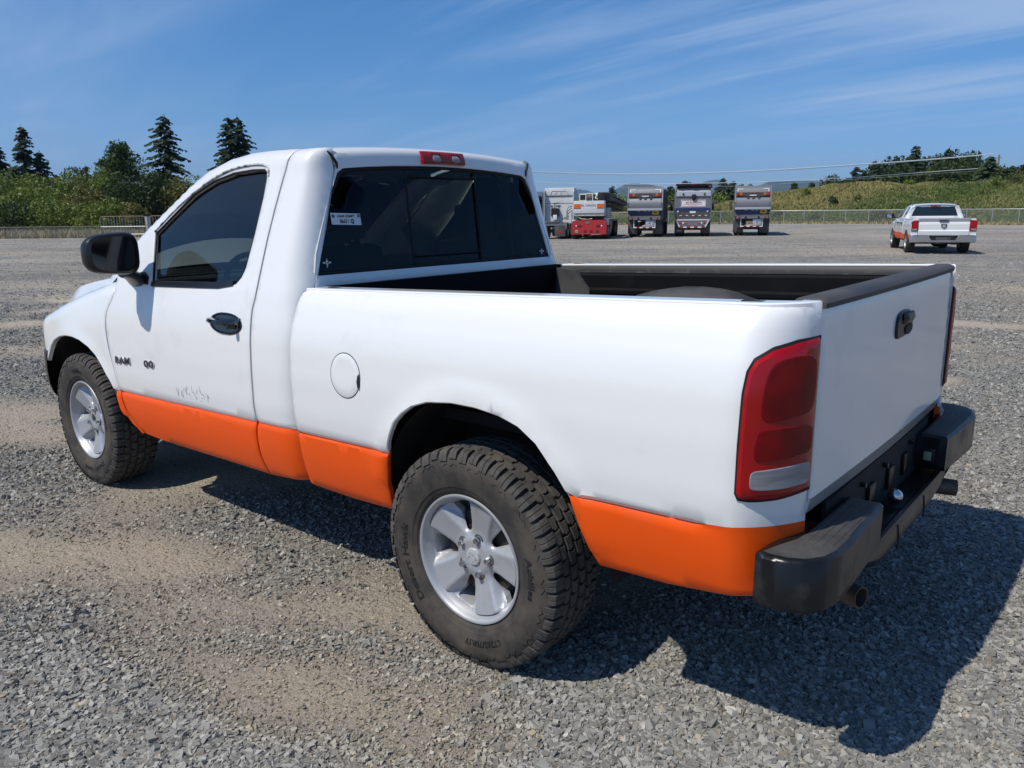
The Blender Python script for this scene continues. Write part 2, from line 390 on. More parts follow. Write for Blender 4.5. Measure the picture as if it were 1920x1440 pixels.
Fcab.out = Vector((0, 1, 0))
cab = empty('cab', (0, 0, 0), parent=T)
seam_up = [(1.233, 1.04), (1.236, 1.167), (1.226, 1.22), (1.227, 1.345), (1.227, 1.47), (1.220, 1.585), (1.206, 1.717), (1.186, 1.809), (1.168, 1.872)]
seam_lo = [(1.243, .418), (1.258, .517), (1.250, .612), (1.234, .68), (1.232, .875)]
g = .0058
corner = [(.935, .45)]+[(x-g, z) for x, z in seam_lo+seam_up]+[(.912, 1.868), (.912, 1.2), (.935, 1.1)]
lnc = lambda a, b: [[(a, zo(a)+d), (b, zo(b)+d)] for d in (-.009, .015)]
cut = lambda a, b: [[(a, zo(a)+.001), (b, zo(b)+.001)]]
panel('cab_corner', corner, Fcab, [m_white, m_orange], cab, matfn=wo, sp=.032, lines=lnc(.95, 1.23), cuts=cut(.85, 1.35), mirror=True)
# rear wall of the cab with the window opening
def Fback(y, z): return (xr(z)-.0005*(y*8)**2*.2, y, z)
Fback.out = Vector((-1, 0, 0))
def yb(z): return Ycab(1.08, min(z, 1.76))-itp(z, [1.10, 1.30], [.045, .118])
wtop = [(y, 1.778-.026*(abs(y)/.60)**2) for y in (-.55, -.45, -.3, -.15, 0, .15, .3, .45, .55)]
rw = [(-.812, 1.325)]+[(-.795, 1.40), (-.70, 1.62), (-.632, 1.735), (-.60, 1.752)]+wtop+[(.60, 1.752), (.632, 1.735), (.70, 1.62), (.795, 1.40), (.812, 1.325), (.795, 1.312)]+[(-.795, 1.312)]
bw = [(-yb(1.0), 1.0), (yb(1.0), 1.0), (yb(1.27), 1.27), (yb(1.5), 1.5), (yb(1.7), 1.7), (yb(1.755)-.006, 1.765), (.656, 1.795), (.635, 1.815), (.58, 1.818), (.45, 1.795), (.2, 1.803), (0, 1.805), (-.2, 1.803), (-.45, 1.795), (-.58, 1.818), (-.635, 1.815), (-.656, 1.795), (-yb(1.755)+.006, 1.765), (-yb(1.7), 1.7), (-yb(1.5), 1.5), (-yb(1.27), 1.27)]
panel('rear_wall', bw, Fback, m_white, cab, holes=[rw], sp=.05, thick=.03)
# roof skin: rows run across, the rear rows roll down to the window header
def edge(x):
    t = zt(x); return Ycab(x, t-.08)-.075-.002, t
def kx(x): return itp(x, [1.2, 1.84, 2.7], [0, .12, .34])
def rpt(x, v, dz=0, xx=None):
    ye, t = edge(max(x, 1.0)); h = itp(x, [1.2, 1.9, 2.7], [.030, .02, .012]); w = (1-abs(v)**2.2)
    if xx is not None: ye -= .053*(1-sqrt(max(0, 1-min(1, (1.085-xx)/.072)**2)))
    return ((xx if xx is not None else x)+kx(x)*(1-v*v), ye*v, t+.001+h*w+dz)
rear_rows = [(1.0105, -.083), (1.013, -.062), (1.0150, -.045), (1.0185, -.03), (1.028, -.016), (1.048, -.006), (1.085, 0)]
VS = [sin(pi/2*k/22) for k in range(-22, 23)]
rows = [[rpt(1.0, v, dz, xx) for v in VS] for xx, dz in rear_rows]+[[rpt(x, v) for v in VS] for x in np.arange(1.14, 1.86, .06)]
b = MB(); b.grid(rows); roof = b.build('roof', m_white, cab, smooth=50)
for s in (-1, 1):
    b = MB(); b.grid([[rpt(x, s*v) for v in (.925, .95, .975, 1.0)]+[(rpt(x, s)[0], rpt(x, s)[1]*1.03, rpt(x, s)[2]-.06)] for x in np.arange(1.80, 2.80, .05)]); b.build('windshield_pillar', m_white, cab, smooth=60)
    b = MB(); tp = [rpt(1.0, 1, dz, xx) for xx, dz in rear_rows[:-1]]
    b.tube([(x-.002, s*(y+.004), z+.001) for x, y, z in tp], [.004, .006, .007, .007, .006, .003], 6)
    b.build('roof_seam', m_seam, cab)
b = MB(); b.grid([[rpt(x, v, -.012) for v in np.linspace(-.93, .93, 15)] for x in np.arange(1.84, 2.76, .06)]); ws = b.build('windshield', g_front, T, smooth=60)
b = MB(); b.grid([[rpt(x, v, -.02) for v in np.linspace(-.95, .95, 15)] for x in np.arange(1.06, 1.87, .1)]); b.build('headliner', m_tan, cab)
# rear window: three panes in a black frame
rwin = empty('rear_window', (0, 0, 0), parent=T)
def Fgl(y, z): return (xr(z)+.004, y, z)
Fgl.out = Vector((-1, 0, 0))
panel('window_seal', rw, Fgl, m_seam, rwin, holes=[[(y*.975, 1.535+(z-1.535)*.945) for y, z in rw]], thick=.015, roll=.002, inset=.003, sp=.1, esp=.05)
def clipy(poly, y0, y1):
    def cut(P, yc, keep):
        out = []
        for i in range(len(P)):
            a, c = P[i], P[(i+1) % len(P)]; ia, ic = keep(a[0], yc), keep(c[0], yc)
            if ia: out.append(a)
            if ia != ic: t = (yc-a[0])/(c[0]-a[0]); out.append((yc, a[1]+t*(c[1]-a[1])))
        return out
    return cut(cut(poly, y0, lambda v, c: v >= c), y1, lambda v, c: v <= c)
rwi = [(y*.97, 1.535+(z-1.535)*.935) for y, z in rw]
for y0, y1, dx in ((-.80, -.235, .003), (-.225, .235, .010), (.245, .80, .003)):
    f = lambda y, z, dx=dx: (xr(z)+.006+dx, y, z)
    f.out = Vector((-1, 0, 0)); panel('pane', clipy(rwi, y0, y1), f, g_rear, rwin, thick=.004, roll=0, inset=0, sp=.15, esp=.1)
b = MB()
for yy in (.24, -.23):
    b.tube([(xr(1.33)+.008, yy, 1.33), (xr(1.755)+.008, yy, 1.758)], .006, 4)
b.tube([(xr(1.365)+.010, -.23, 1.365), (xr(1.365)+.010, .24, 1.365)], .008, 4); b.tube([(xr(1.725)+.010, -.23, 1.725), (xr(1.725)+.010, .24, 1.725)], .006, 4)
b.build('slider_frame', m_seam, rwin)
# exempt sticker inside the left pane
def Fst(y, z): return (xr(z)+.001, y, z)
def onx(px, py, x):
    r = ray(px, py); t = (x-CX)/r.x; return CY+r.y*t, CZ+r.z*t
st = empty('sticker', (0, 0, 0), parent=T)
qs = [onx(px, py, .985) for px, py in ((622, 399), (677.5, 400.5), (679.5, 422), (624, 421))]
b = MB(); b.add([Fst(*q) for q in qs], [(0, 1, 2, 3)]); b.build('card', m_white_p, st)
cyy = sum(q[0] for q in qs)/4; czz = sum(q[1] for q in qs)/4; sw = abs(qs[0][0]-qs[1][0]); sh = abs(qs[0][1]-qs[3][1])
def fst(lx, ly, lz): z = czz+ly; return (xr(z)-.0005-abs(lz)*.3, cyy-lx, z)
lettering('lettering', 'FARM EXEMPT', sh*.30, m_ink, st, lambda x, y, z: fst(x, y+sh*.24, z), .0008, .0001, sx=1.02)
lettering('lettering', '86631', sh*.50, m_ink, st, lambda x, y, z: fst(x-sw*.07, y-sh*.20, z), .0008, .0002, sx=.80)
lettering('lettering', 'Q', sh*.5, m_ink, st, lambda x, y, z: fst(x+sw*.20, y-sh*.20, z), .0008, .001, sx=.95)
for sx in (-1, 1):
    b = MB()
    for k in range(10):
        t = 2*pi*k/10; t2 = 2*pi*(k+1)/10; c = (sx*sw*.43, sh*.27); r = sh*.15
        b.add([fst(c[0]+r*.35*cos(t), c[1]+r*.35*sin(t), 0), fst(c[0]+r*cos(t), c[1]+r*sin(t), 0), fst(c[0]+r*cos(t2), c[1]+r*sin(t2), 0), fst(c[0]+r*.35*cos(t2), c[1]+r*.35*sin(t2), 0)], [(0, 1, 2, 3)])
    b.build('seal', m_ink, st)
for px, py in ((614, 493), (1016, 471)):
    y0, z0 = onx(px, py, .972); b = MB(); s = .017
    for pl in ([(-.25, .55), (.25, .55), (.45, .2), (-.45, .2)], [(-.5, .1), (-1.1, .35), (-1.15, -.1), (-.45, -.15)], [(.5, .1), (1.1, .35), (1.15, -.1), (.45, -.15)], [(-.4, .05), (.4, .05), (.36, -.15), (-.36, -.15)], [(-.35, -.3), (.35, -.3), (.26, -.5), (-.26, -.5)], [(-.22, -.65), (.22, -.65), (0, -1.25)], [(-.12, .7), (.12, .7), (.1, 1.0), (-.1, 1.0)]):
        b.add([(xr(z0+q*s)+.0005, y0-p*s*1.05, z0+q*s) for p, q in pl], [tuple(range(len(pl)))])
    b.build('decal', m_white_p, rwin)
# third brake light
ch = empty('third_brake_light', (0, 0, 0), parent=T)
def chp(y0, y1, z0, z1, x0, x1, m, nm):
    b = MB(); n = 9; rows = []
    for k in range(n):
        v = -1+2*k/(n-1); y = (y0+y1)/2+(y1-y0)/2*v; dz = -.03*(y/.62)**2; e = .004*(abs(v) > .99)
        rows.append([(x1, y, z0+dz), (x0+e, y, z0+dz+.002), (x0-.004+e, y, z0+dz+.010), (x0-.001+e, y, (z0+z1)/2+dz), (x0+.010+e, y, z1+dz-.006), (x0+.016, y, z1+dz), (x1, y, z1+dz)])
    b.grid(rows); b.add(rows[0], [tuple(range(7))]); b.add(rows[-1], [tuple(range(7))]); return b.build(nm, m, ch, smooth=50)
chp(-.142, .142, 1.786, 1.846, .996, 1.06, m_red, 'lens'); chp(.032, .082, 1.797, 1.836, .990, 1.0, m_rev, 'clear_lens'); chp(-.098, -.048, 1.797, 1.836, .990, 1.0, m_rev, 'clear_lens')
# ---- doors
seam_f = [(2.562, 1.235), (2.566, 1.142), (2.636, 1.055), (2.634, .946), (2.594, .79), (2.548, .631), (2.543, .568), (2.510, .479), (2.43, .41)]
glass = [(2.235, 1.472), (2.074, 1.572), (1.928, 1.659), (1.776, 1.713), (1.61, 1.743), (1.457, 1.752), (1.365, 1.750), (1.336, 1.735), (1.331, 1.635), (1.337, 1.482), (1.349, 1.341), (1.366, 1.302), (1.40, 1.272), (1.46, 1.262), (1.53, 1.257), (2.152, 1.234)]
frame_o = [(2.246, 1.487), (2.084, 1.593), (1.934, 1.674), (1.784, 1.733), (1.622, 1.773), (1.469, 1.784), (1.364, 1.781), (1.324, 1.764), (1.316, 1.73)]
topl = [(1.172, 1.875)]+[(x, zt(x)+.025) for x in (1.3, 1.45, 1.6, 1.75, 1.9, 2.0, 2.15, 2.3, 2.45, 2.55)]+[(2.60, 1.30)]
door_o = [(x+g, z) for x, z in seam_lo+seam_up]+topl+smooth_loop(seam_f, 1)+[(2.30, .403), (2.066, .401), (1.6, .412)]
cg = np.mean(glass, 0)
gh = [tuple(np.array(p)+(np.array(p)-cg)/np.linalg.norm(np.array(p)-cg)*.006) for p in glass]
door = panel('door', door_o, Fcab, [m_white, m_orange], T, holes=[gh], matfn=wo, sp=.036, lines=lnc(1.26, 2.54)+[frame_o[:-1]], cuts=cut(1.15, 2.70), thick=.02, esp=.03)
def Fglass(u, s):
    x, y, z = Fcab(u, min(s, zt(max(u, 1.08))-.08)); return (x, Ycab(u, s)-.016-.006*((s-1.5)/.25)**2, s)
Fglass.out = Vector((0, 1, 0))
def addglass(door):
    gl = panel('window', [tuple(np.array(p)+(np.array(p)-cg)/np.linalg.norm(np.array(p)-cg)*.012) for p in glass], Fglass, g_side, None, sp=.06, thick=.003, roll=0, inset=0)
    gl.parent = door; gl['label'] = 'dark tinted side window reflecting the sky'
    b = MB(); ring = resample(gh, .03); b.tube([Vector(Fcab(u, s))-Vector((0, .006, 0)) for u, s in ring], .0065, 6, closed=True)
    bot = resample([(1.41, 1.270), (1.53, 1.252), (2.16, 1.229)], .06, False)
    b.grid([[Vector(Fcab(u, s+d))+Vector((0, e, 0)) for u, s in bot] for d, e in ((-.012, .001), (-.010, .006), (.012, .006), (.016, -.01))])
    ws_ = b.build('weatherstrip', m_black, door)
    b = MB(); fo = smooth_loop(frame_o, 2); b.tube([Vector(Fcab(u, s-.004))+Vector((0, .001, 0)) for u, s in fo], .006, 6); b.build('drip_moulding', mat('peeling_moulding', (.55, .55, .54), .6, dirt=(.10, .10, .10), dlo=.46, dhi=.62, dscale=30), door)
    b = MB(); sail = [(2.262, 1.462), (2.385, 1.375), (2.44, 1.30), (2.43, 1.235), (2.168, 1.225)]
    ss = [Vector(Fcab(u, s))+Vector((0, .004, 0)) for u, s in ((2.26, 1.285), (2.36, 1.275), (2.42, 1.232), (2.20, 1.224), (2.205, 1.26))]
    b.add(ss+[p-Vector((0, .03, 0)) for p in ss], [(0, 1, 2, 3, 4)]+[(i, i+5, (i+1) % 5+5, (i+1) % 5) for i in range(5)]); b.build('mirror_mount', m_black, door)
addglass(door)
def shellhandle(door):
    h = empty('door_handle', (0, 0, 0)); h.parent = door
    def P(x, z, o): return (x, Ycab(x, z)+o, z)
    b = MB(); n = 24; cx, cz = 1.43, 1.094
    def el(k, rx, rz, o, sh=0): return [P(cx+rx*cos(2*pi*i/n)*(abs(cos(2*pi*i/n))**-.15), cz+rz*sin(2*pi*i/n), o) for i in range(n)]
    b.grid([r+[r[0]] for r in (el(0, .135, .048, .0015), el(0, .118, .044, .006), el(0, .11, .038, .0015))]); b.add(el(0, .11, .038, .0015), [tuple(range(n))]); b.build('bowl', m_gloss, h)
    b = MB(); xs = np.linspace(cx+.116, cx-.118, 14)
    rows = []
    for i, x in enumerate(xs):
        t = i/13; o = .012+.030*sin(pi*min(1, t*1.15+.08))**.6; hh = .011+.012*max(0, (t-.55)/.45)
        rows.append([P(x, 1.104+hh, .003), P(x, 1.104+hh*.8, o), P(x, 1.104-hh*.2, o+.005), P(x, 1.104-hh*.9, o), P(x, 1.104-hh, .003)])
    b.grid(rows); b.add(rows[0], [(0, 1, 2, 3, 4)]); b.add(rows[-1], [(0, 1, 2, 3, 4)]); b.build('grip', m_gloss, h)
    b = MB(); b.lathe([(0, .047), (.012, .047), (.014, .040), (.014, .01)], 14, 'y', (1.337, Ycab(1.337, 1.09)-.001, 1.092)); b.build('lock', m_step, h)
shellhandle(door)
# badge letters and the scratched residue of old lettering
def fbad(x0, z0): return lambda x, y, z: (x0-x, Ycab(x0-x, z0+y)+.003+z*1.0, z0+y-(x)*-.058)
for m, ex, bo, dy in ((m_chrome, .003, .0022, 0), (m_ink, .0042, .0002, .0003)):
    lettering('badge_letter', 'RAM', .050, m, door, fbad(2.452, .814), ex, bo, sx=1.72, shear=.05)
    lettering('badge_number', '00', .050, m, door, fbad(2.158, .828), ex, bo, sx=2.1)
b = MB(); r_ = random.Random(5)
def stroke(x0, z0, x1, z1, w=.0011):
    d = Vector((x1-x0, 0, z1-z0)).normalized(); n = Vector((-d.z, 0, d.x))*w
    b.add([(p.x, Ycab(p.x, p.z)+.0012, p.z) for p in (Vector((x0, 0, z0))+n, Vector((x0, 0, z0))-n, Vector((x1, 0, z1))-n, Vector((x1, 0, z1))+n)], [(0, 1, 2, 3)])
for k in range(34):
    x = 1.90-.30*r_.random(); z = .70+.05*r_.random()+(1.9-x)*.02
    if r_.random() < .6: stroke(x, z, x+r_.uniform(-.004, .004), z+r_.uniform(.008, .03))
    else: stroke(x, z, x-.012, z+r_.uniform(-.002, .002))
stroke(1.905, .745, 1.893, .70, .0016); stroke(1.893, .70, 1.884, .74); stroke(1.86, .735, 1.858, .705, .0015); stroke(1.858, .705, 1.843, .706)
tag(b.build('sticker_residue', mat('residue', (.30, .30, .29), .7), door), kind='stuff')
# doors' right-hand twin
def mirror_tree(o, parent):
    c = o.copy() if o.type == 'EMPTY' else None
    if c is None: c = mirror_copy(o)
    else: COL.objects.link(c)
    c.parent = parent
    for ch in list(o.children):
        if ch.name.split('.')[0] in ('badge_letter', 'badge_number', 'sticker_residue'): continue
        mirror_tree(ch, c)
    return c
# ---- mirrors
def make_mirror():
    mr = empty('side_mirror', (0, 0, 0)); mr.parent = T
    def se(cy, cz, ry, rz, x, n=28, p=.55, tilt=0):
        out = []
        for i in range(n):
            t = 2*pi*i/n; c, s = cos(t), sin(t)
            y = ry*abs(c)**p*(1 if c > 0 else -1); z = rz*abs(s)**p*(1 if s > 0 else -1); z *= 1-.10*(y/ry)
            out.append((x+y*tilt, cy+y, cz+z))
        return out
    R = [se(1.084, 1.384, .100, .082, 2.180, tilt=.10), se(1.084, 1.384, .116, .094, 2.186, tilt=.12), se(1.084, 1.384, .124, .100, 2.205, tilt=.15), se(1.082, 1.383, .124, .099, 2.225, tilt=.15), se(1.082, 1.383, .119, .095, 2.230, tilt=.15), se(1.082, 1.383, .122, .097, 2.236, tilt=.15), se(1.077, 1.381, .112, .086, 2.285, tilt=.15), se(1.067, 1.378, .075, .055, 2.335, tilt=.1), se(1.057, 1.376, .02, .015, 2.352)]
    b = MB(); b.grid([r+[r[0]] for r in R]); b.add(R[-1], [tuple(range(28))]); b.build('housing', m_black, mr, smooth=40)
    gl = se(1.084, 1.384, .101, .083, 2.187, tilt=.11); b = MB(); b.add(gl, [tuple(range(28))]); b.build('mirror_glass', g_mirr, mr)
    b = MB()
    rows = []
    for t in np.linspace(0, 1, 7):
        x = 2.25+.08*t; y = 1.03-.10*t; w = .05+.05*t; h = .030+.012*t; zc = 1.292-.045*t+.01*sin(pi*t)
        rows.append([(x+w*cos(a), y, zc+h*sin(a)) for a in np.linspace(0, 2*pi, 15)])
    b.grid(rows); b.add(rows[0][:-1], [tuple(range(14))]); b.build('arm', m_black, mr, smooth=60)
    return mr
mirr = make_mirror()
for ch in list(mirr.children): pass
# ---- front fenders, hood, nose
def zsh(x): return itp(x, [2.4, 2.7, 3.0, 3.25, 3.5, 3.9, 4.1], [1.235, 1.215, 1.145, 1.075, 1.00, .95, .93])
def rfen(x): return 2.3*max(0, x-3.47)**2 if x < 3.75 else .18+1.29*(x-3.75)
def Ffen(u, s):
    x = u; t = zsh(x); r = hypot(x-3.061, (s-.40))
    base = Ycab(x, min(s, t-.09)) if s < t-.09 else Ycab(x, t-.09)
    bulge = .012*math.exp(-((r-.50)/.04)**2)*(s > .5)+.022*math.exp(-((x-3.05)/.35)**2)*math.exp(-((s-.93)/.16)**2)
    y = base-rfen(x)+bulge
    if s <= t-.09: return (x, y, s)
    th = min((s-(t-.09))/.14, 1)*pi/2; ex = max(0, s-(t+.05))
    return (x, y-.12*(1-cos(th))-ex, t-.09+.09*sin(th)+ex*.10)
Ffen.out = Vector((0, 1, 0))
farch = [(2.435, .402), (2.512, .445), (2.560, .50), (2.578, .53), (2.596, .625), (2.64, .69), (2.705, .762), (2.76, .812), (2.83, .852), (2.92, .880), (3.012, .891), (3.10, .890), (3.20, .876), (3.30, .845), (3.38, .80), (3.44, .745), (3.48, .70)]
fen_o = [(x+.005, z) for x, z in reversed(smooth_loop(seam_f, 1))][1:]   # bottom to top along the door gap
fen_o = [(2.437, .406)]+fen_o+[(2.57, 1.27), (2.60, 1.36)]+[(x, zsh(x)+.05+.08) for x in (2.7, 2.9, 3.1, 3.3, 3.5, 3.7, 3.93)]+[(3.98, .93), (3.98, .74), (3.50, .74)]+list(reversed(farch))
fen = panel('front_fender', fen_o, Ffen, [m_white, m_orange], T, matfn=wo, sp=.036, esp=.025, thick=.025, cuts=cut(2.48, 2.75))
mirror_copy(fen)
def hood():
    b = MB(); rows = []
    for x in np.linspace(2.78, 4.0, 18):
        zc = itp(x, [2.7, 3.0, 3.3, 3.6, 3.85, 4.0], [1.275, 1.25, 1.215, 1.17, 1.11, 1.03]); w = itp(x, [2.7, 3.6, 4.0], [.80, .70, .62])
        zlo = zsh(x)+.052
        rows.append([(x+.10*(1-v*v), w*v, zc-.045*abs(v)**3) for v in np.linspace(-1, 1, 17)])
        a = rows[-1]; rows[-1] = [(x, -w-.07, min(zlo, a[0][2]-.02)-.05)]+[(x, -w-.008, a[0][2]-.018)]+a+[(x, w+.008, a[0][2]-.018)]+[(x, w+.07, min(zlo, a[-1][2]-.02)-.05)]
    b.grid(rows); b.build('hood', m_white, T, smooth=45)
    b = MB(); b.box(2.62, 2.80, -.84, .84, 1.10, 1.225); b.build('cowl', m_black, T)
    b = MB(); b.bbox(3.93, 4.02, -.60, .60, .70, 1.02, .03); b.build('grille', m_black, T)
    for s in (-1, 1):
        b = MB(); b.bbox(3.90, 3.99, min(s*.61, s*.72), max(s*.61, s*.72), .80, .98, .02); b.build('headlight', m_rev, T)
    b = MB(); rows = []
    for tt in np.linspace(-1, 1, 61):
        t = sin(tt*pi/2); x = 3.47+.60*max(0, 1-abs(t)**4)**.75; y = 1.0*t
        rows.append([(x-.06, y*.98, .765), (x-.01, y*.995, .762), (x, y, .74), (x+.008, y*1.003, .65), (x+.004, y, .56), (x-.015, y*.99, .50), (x-.04, y*.97, .465), (x-.09, y*.94, .45)])
    b.grid(rows); b.build('front_bumper', m_black, T, smooth=60)
hood()
# right-hand door
mirror_tree(door, T)
for ch in [o for o in (mirr,)]: mirror_tree(ch, T)
# ---- pickup bed
UC = -.94; LW = .26; XT = -1.085
def Fbed(u, s):
    if u >= UC: return (u, Ybed(u, s), s)
    Y = Ybed(UC, s); th = min((UC-u)/LW, 1.05)*pi/2; k = .72
    sx = sin(th*.8)/.95106
    return (UC-(UC-XT)*sx, Y-(Y-.778)*(1-cos(th))**1.0, s)
Fbed.out = Vector((0, 1, 0))
arch = [(.414, .458), (.405, .52), (.393, .587), (.374, .67), (.351, .745), (.308, .834), (.265, .873), (.21, .907), (.133, .933), (.021, .946), (-.084, .946), (-.184, .936), (-.264, .915), (-.332, .873), (-.398, .798), (-.446, .724), (-.477, .628), (-.501, .565), (-.529, .51)]
def zr(x): return 1.298-.0335*x
bed_o = [(.928, zr(.928)-.012), (.935, 1.20), (.930, .9), (.926, .7), (.926, .455), (.90, .444), (.67, .441), (.44, .452)]+arch+[(-.759, .522), (-1.0, .556), (-1.10, .562), (-1.20, .562), (-1.197, .75), (-1.197, 1.31), (-1.15, 1.328), (-1.0, zr(-1.0)), (-.5, zr(-.5)), (0, zr(0)), (.5, zr(.5)), (.91, zr(.91))]
zob = lambda u: zo(max(u, -1.0))+.001+(.015*sin(pi*min(1, (-.85-u)/.35)) if u < -.85 else 0)
def wob(u, z): return 1 if z < zob(u) else 0
bed = empty('cargo_bed', (0, 0, 0), parent=T)
bs = panel('bed_side', bed_o, Fbed, [m_white, m_orange], bed, matfn=wob, sp=.036, esp=.026, thick=.022, lines=[[(a, zo(a)+d), (c, zo(c)+d)] for d in (-.009, .015) for a, c in ((.90, .40), (-.50, -.88))], cuts=[[(a, zob(a)) for a in (1.0, .6, .3)], [(a, zob(a)) for a in [-.40, -.85]+list(np.arange(-.87, -1.24, -.02))]])
mirror_copy(bs)
# rail tops follow the outline of the sides
def railtop():
    out = [(u, Fbed(u, zr(max(u, -1))-.002)[1]) for u in (.925, .5, 0, -.5, -.9)]+[Fbed(u, 1.325)[:2] for u in (-.94, -.98, -1.02, -1.06, -1.10, -1.14, -1.17, -1.195)]
    pl = out+[(-1.035, .775), (-1.035, .80), (-.95, .812), (.925, .80)]
    F = lambda x, y: (x, y, zr(x)+.004); F.out = Vector((0, 0, 1))
    o = panel('bed_rail', pl, F, m_white, bed, sp=.06, esp=.04, thick=.035, roll=.004); mirror_copy(o)
railtop()
def Fslot(x0, y0):
    b = MB(); b.box(x0-.028, x0+.028, y0-.012, y0+.012, zr(x0)+.002, zr(x0)+.0055); o = b.build('stake_pocket', m_seam, bed); mirror_copy(o)
Fslot(-.93, .845); Fslot(.80, .845)
# fuel door
def disc(rx, rz, n=36): return [(.578+rx*cos(2*pi*i/n), .970+rz*sin(2*pi*i/n)) for i in range(n)]
panel('fuel_door_gap', disc(.0885, .0875), Fbed, m_seam, bed, off=.0006, thick=.002, roll=0, inset=0, sp=.03)
fd = panel('fuel_door', disc(.0850, .0840), Fbed, m_white, bed, off=.0030, thick=.003, roll=.0018, inset=.004, sp=.03)
b = MB(); b.add([(x, Ybed(x, z)+.0042, z) for x, z in ((.495, .925), (.503, .935), (.508, .957), (.503, .978), (.495, .988), (.4915, .957))], [tuple(range(6))]); b.build('finger_notch', m_seam, bed)
# liner
def liner():
    b = MB()
    zf = .86
    for s in (-1, 1):
        lp = MB(); lp.grid([[(x, s*p, zr(0)+q-.0335*x) for p, q in ((.801, -.004), (.797, -.006), (.792, -.012), (.788, -.034), (.775, -.040))] for x in (-1.03, -.5, 0, .5, .90)]); lp.build('liner_lip', mat('lip_plastic', (.020, .020, .021), .55, dirt=(.10, .10, .10), dlo=.55, dhi=.75, dscale=14), bed)
        prof = [(.785, -.036), (.765, -.055), (.762, -.12)]
        z = 1.298-.12
        while z > zf+.03: prof += [(.762, z-1.298), (.748, z-.012-1.298), (.748, z-.030-1.298), (.762, z-.042-1.298)]; z -= .055
        prof.append((.755, zf-1.298))
        b.grid([[(x, s*p, zr(0)+q-.0335*x*(1 if q > -.3 else .3)) for p, q in prof] for x in (-1.03, -.5, 0, .5, .90)])
    b.grid([[(x, y, zf-.01*x+(.008 if k % 4 < 2 else 0)) for k, y in enumerate(np.linspace(-.76, .76, 49))] for x in (-1.05, .90)])
    b.build('bed_liner', m_liner, bed)
    b = MB(); b.add([(.895, -.80, zr(.9)+.004), (.895, .80, zr(.9)+.004), (.895, .80, .84), (.895, -.80, .84), (.925, -.80, zr(.9)+.004), (.925, .80, zr(.9)+.004)], [(0, 1, 2, 3), (0, 1, 5, 4)])
    b.build('bed_header', m_liner, bed)
    for s in (-1, 1):
        b = MB(); b.prism([(.885, 1.255), (.76, 1.245), (.66, 1.14), (.66, .88), (.885, .88)], *sorted((s*.795, s*.742))); b.build('liner_gusset', m_cap, bed)
        b = MB(); rows = []
        for t in np.linspace(0, pi, 15):
            x = .0-.44*cos(t)*(1.0); z = .86+.335*sin(t)**.55
            rows.append([(x, s*.765, z), (x, s*.60, z), (x*.96, s*.555, z-.02*sin(t)), (x*.93, s*.54, z-.06*sin(t)), (x*.93, s*.54, .85)])
        b.grid(rows); b.build('wheel_housing', m_cap, bed, smooth=50)
liner()
# ---- tail lights
def tail():
    tl = empty('tail_light', (0, 0, 0), parent=T)
    def sh(P, k): c = np.mean(P, 0); return [tuple(c+(np.array(p)-c)*k) for p in P]
    O = [(-.982, .862), (-.990, .848), (-1.02, .844), (-1.10, .842), (-1.188, .845), (-1.193, .86), (-1.193, 1.238), (-1.185, 1.246), (-1.12, 1.238), (-1.05, 1.222), (-1.005, 1.196), (-.991, 1.17), (-.986, 1.12)]
    gk = panel('gasket', [(-.976, .858), (-.986, .840), (-1.02, .836), (-1.10, .834), (-1.198, .838), (-1.199, 1.25), (-1.12, 1.246), (-1.05, 1.231), (-1.0, 1.204), (-.984, 1.172), (-.979, 1.12)], Fbed, m_seam, tl, off=.0035, thick=.006, roll=.001, inset=.002, sp=.04, esp=.02)
    panel('lens', O, Fbed, m_red, tl, off=.013, thick=.010, roll=.007, inset=.010, sp=.03, esp=.015)
    for nm, P, m in (('upper_lens', [(-1.035, 1.045), (-1.10, 1.05), (-1.175, 1.055), (-1.180, 1.13), (-1.175, 1.208), (-1.10, 1.206), (-1.055, 1.192), (-1.038, 1.16), (-1.032, 1.10)], m_red2), ('lower_lens', [(-1.022, .948), (-1.05, .944), (-1.15, .948), (-1.178, .952), (-1.180, .99), (-1.178, 1.026), (-1.12, 1.030), (-1.05, 1.028), (-1.026, 1.024), (-1.023, .99)], m_red2), ('reverse_lens', [(-1.016, .874), (-1.04, .869), (-1.15, .866), (-1.178, .868), (-1.181, .90), (-1.178, .922), (-1.15, .926), (-1.04, .924), (-1.018, .920), (-1.015, .90)], m_rev)):
        panel(nm, smooth_loop(P, 2, True), Fbed, m, tl, off=.0148, thick=.006, roll=.0016, inset=.0022, sp=.03, esp=.012, smooth=22)
    return tl
tl = tail(); mirror_tree(tl, T)
# ---- tailgate
def Xg(y, z):
    x = -1.083-.010*(1-(y/.78)**2)
    x += itp(z, [.70, .745, .797, .803, .83, 1.17, 1.22, 1.26, 1.30, 1.335, 1.36], [.022, .016, .004, -.001, 0, 0, .002, .005, .010, .020, .04])
    x += .0022*math.exp(-((y-.55)/.09)**2-((z-1.21)/.03)**2)+.0020*math.exp(-((y+.5)/.12)**2-((z-1.23)/.03)**2)+.0014*sin(y*7)*math.exp(-((z-1.18)/.05)**2)
    return x
def Fg(y, z): return (Xg(y, z), y, z)
Fg.out = Vector((-1, 0, 0))
to = [(-.769, .748), (0, .742), (.769, .748), (.770, 1.0), (.769, 1.27), (.768, 1.30), (.762, 1.325), (.752, 1.333), (0, 1.336), (-.752, 1.333), (-.762, 1.325), (-.768, 1.30), (-.769, 1.27), (-.770, 1.0)]
for s in (-1, 1): b = MB(); b.box(-1.072, -1.050, min(s*.760, s*.785), max(s*.760, s*.785), .75, 1.325); b.build('gap_seal', m_seam, T)
to = [(y*.9945, z) for y, z in to]
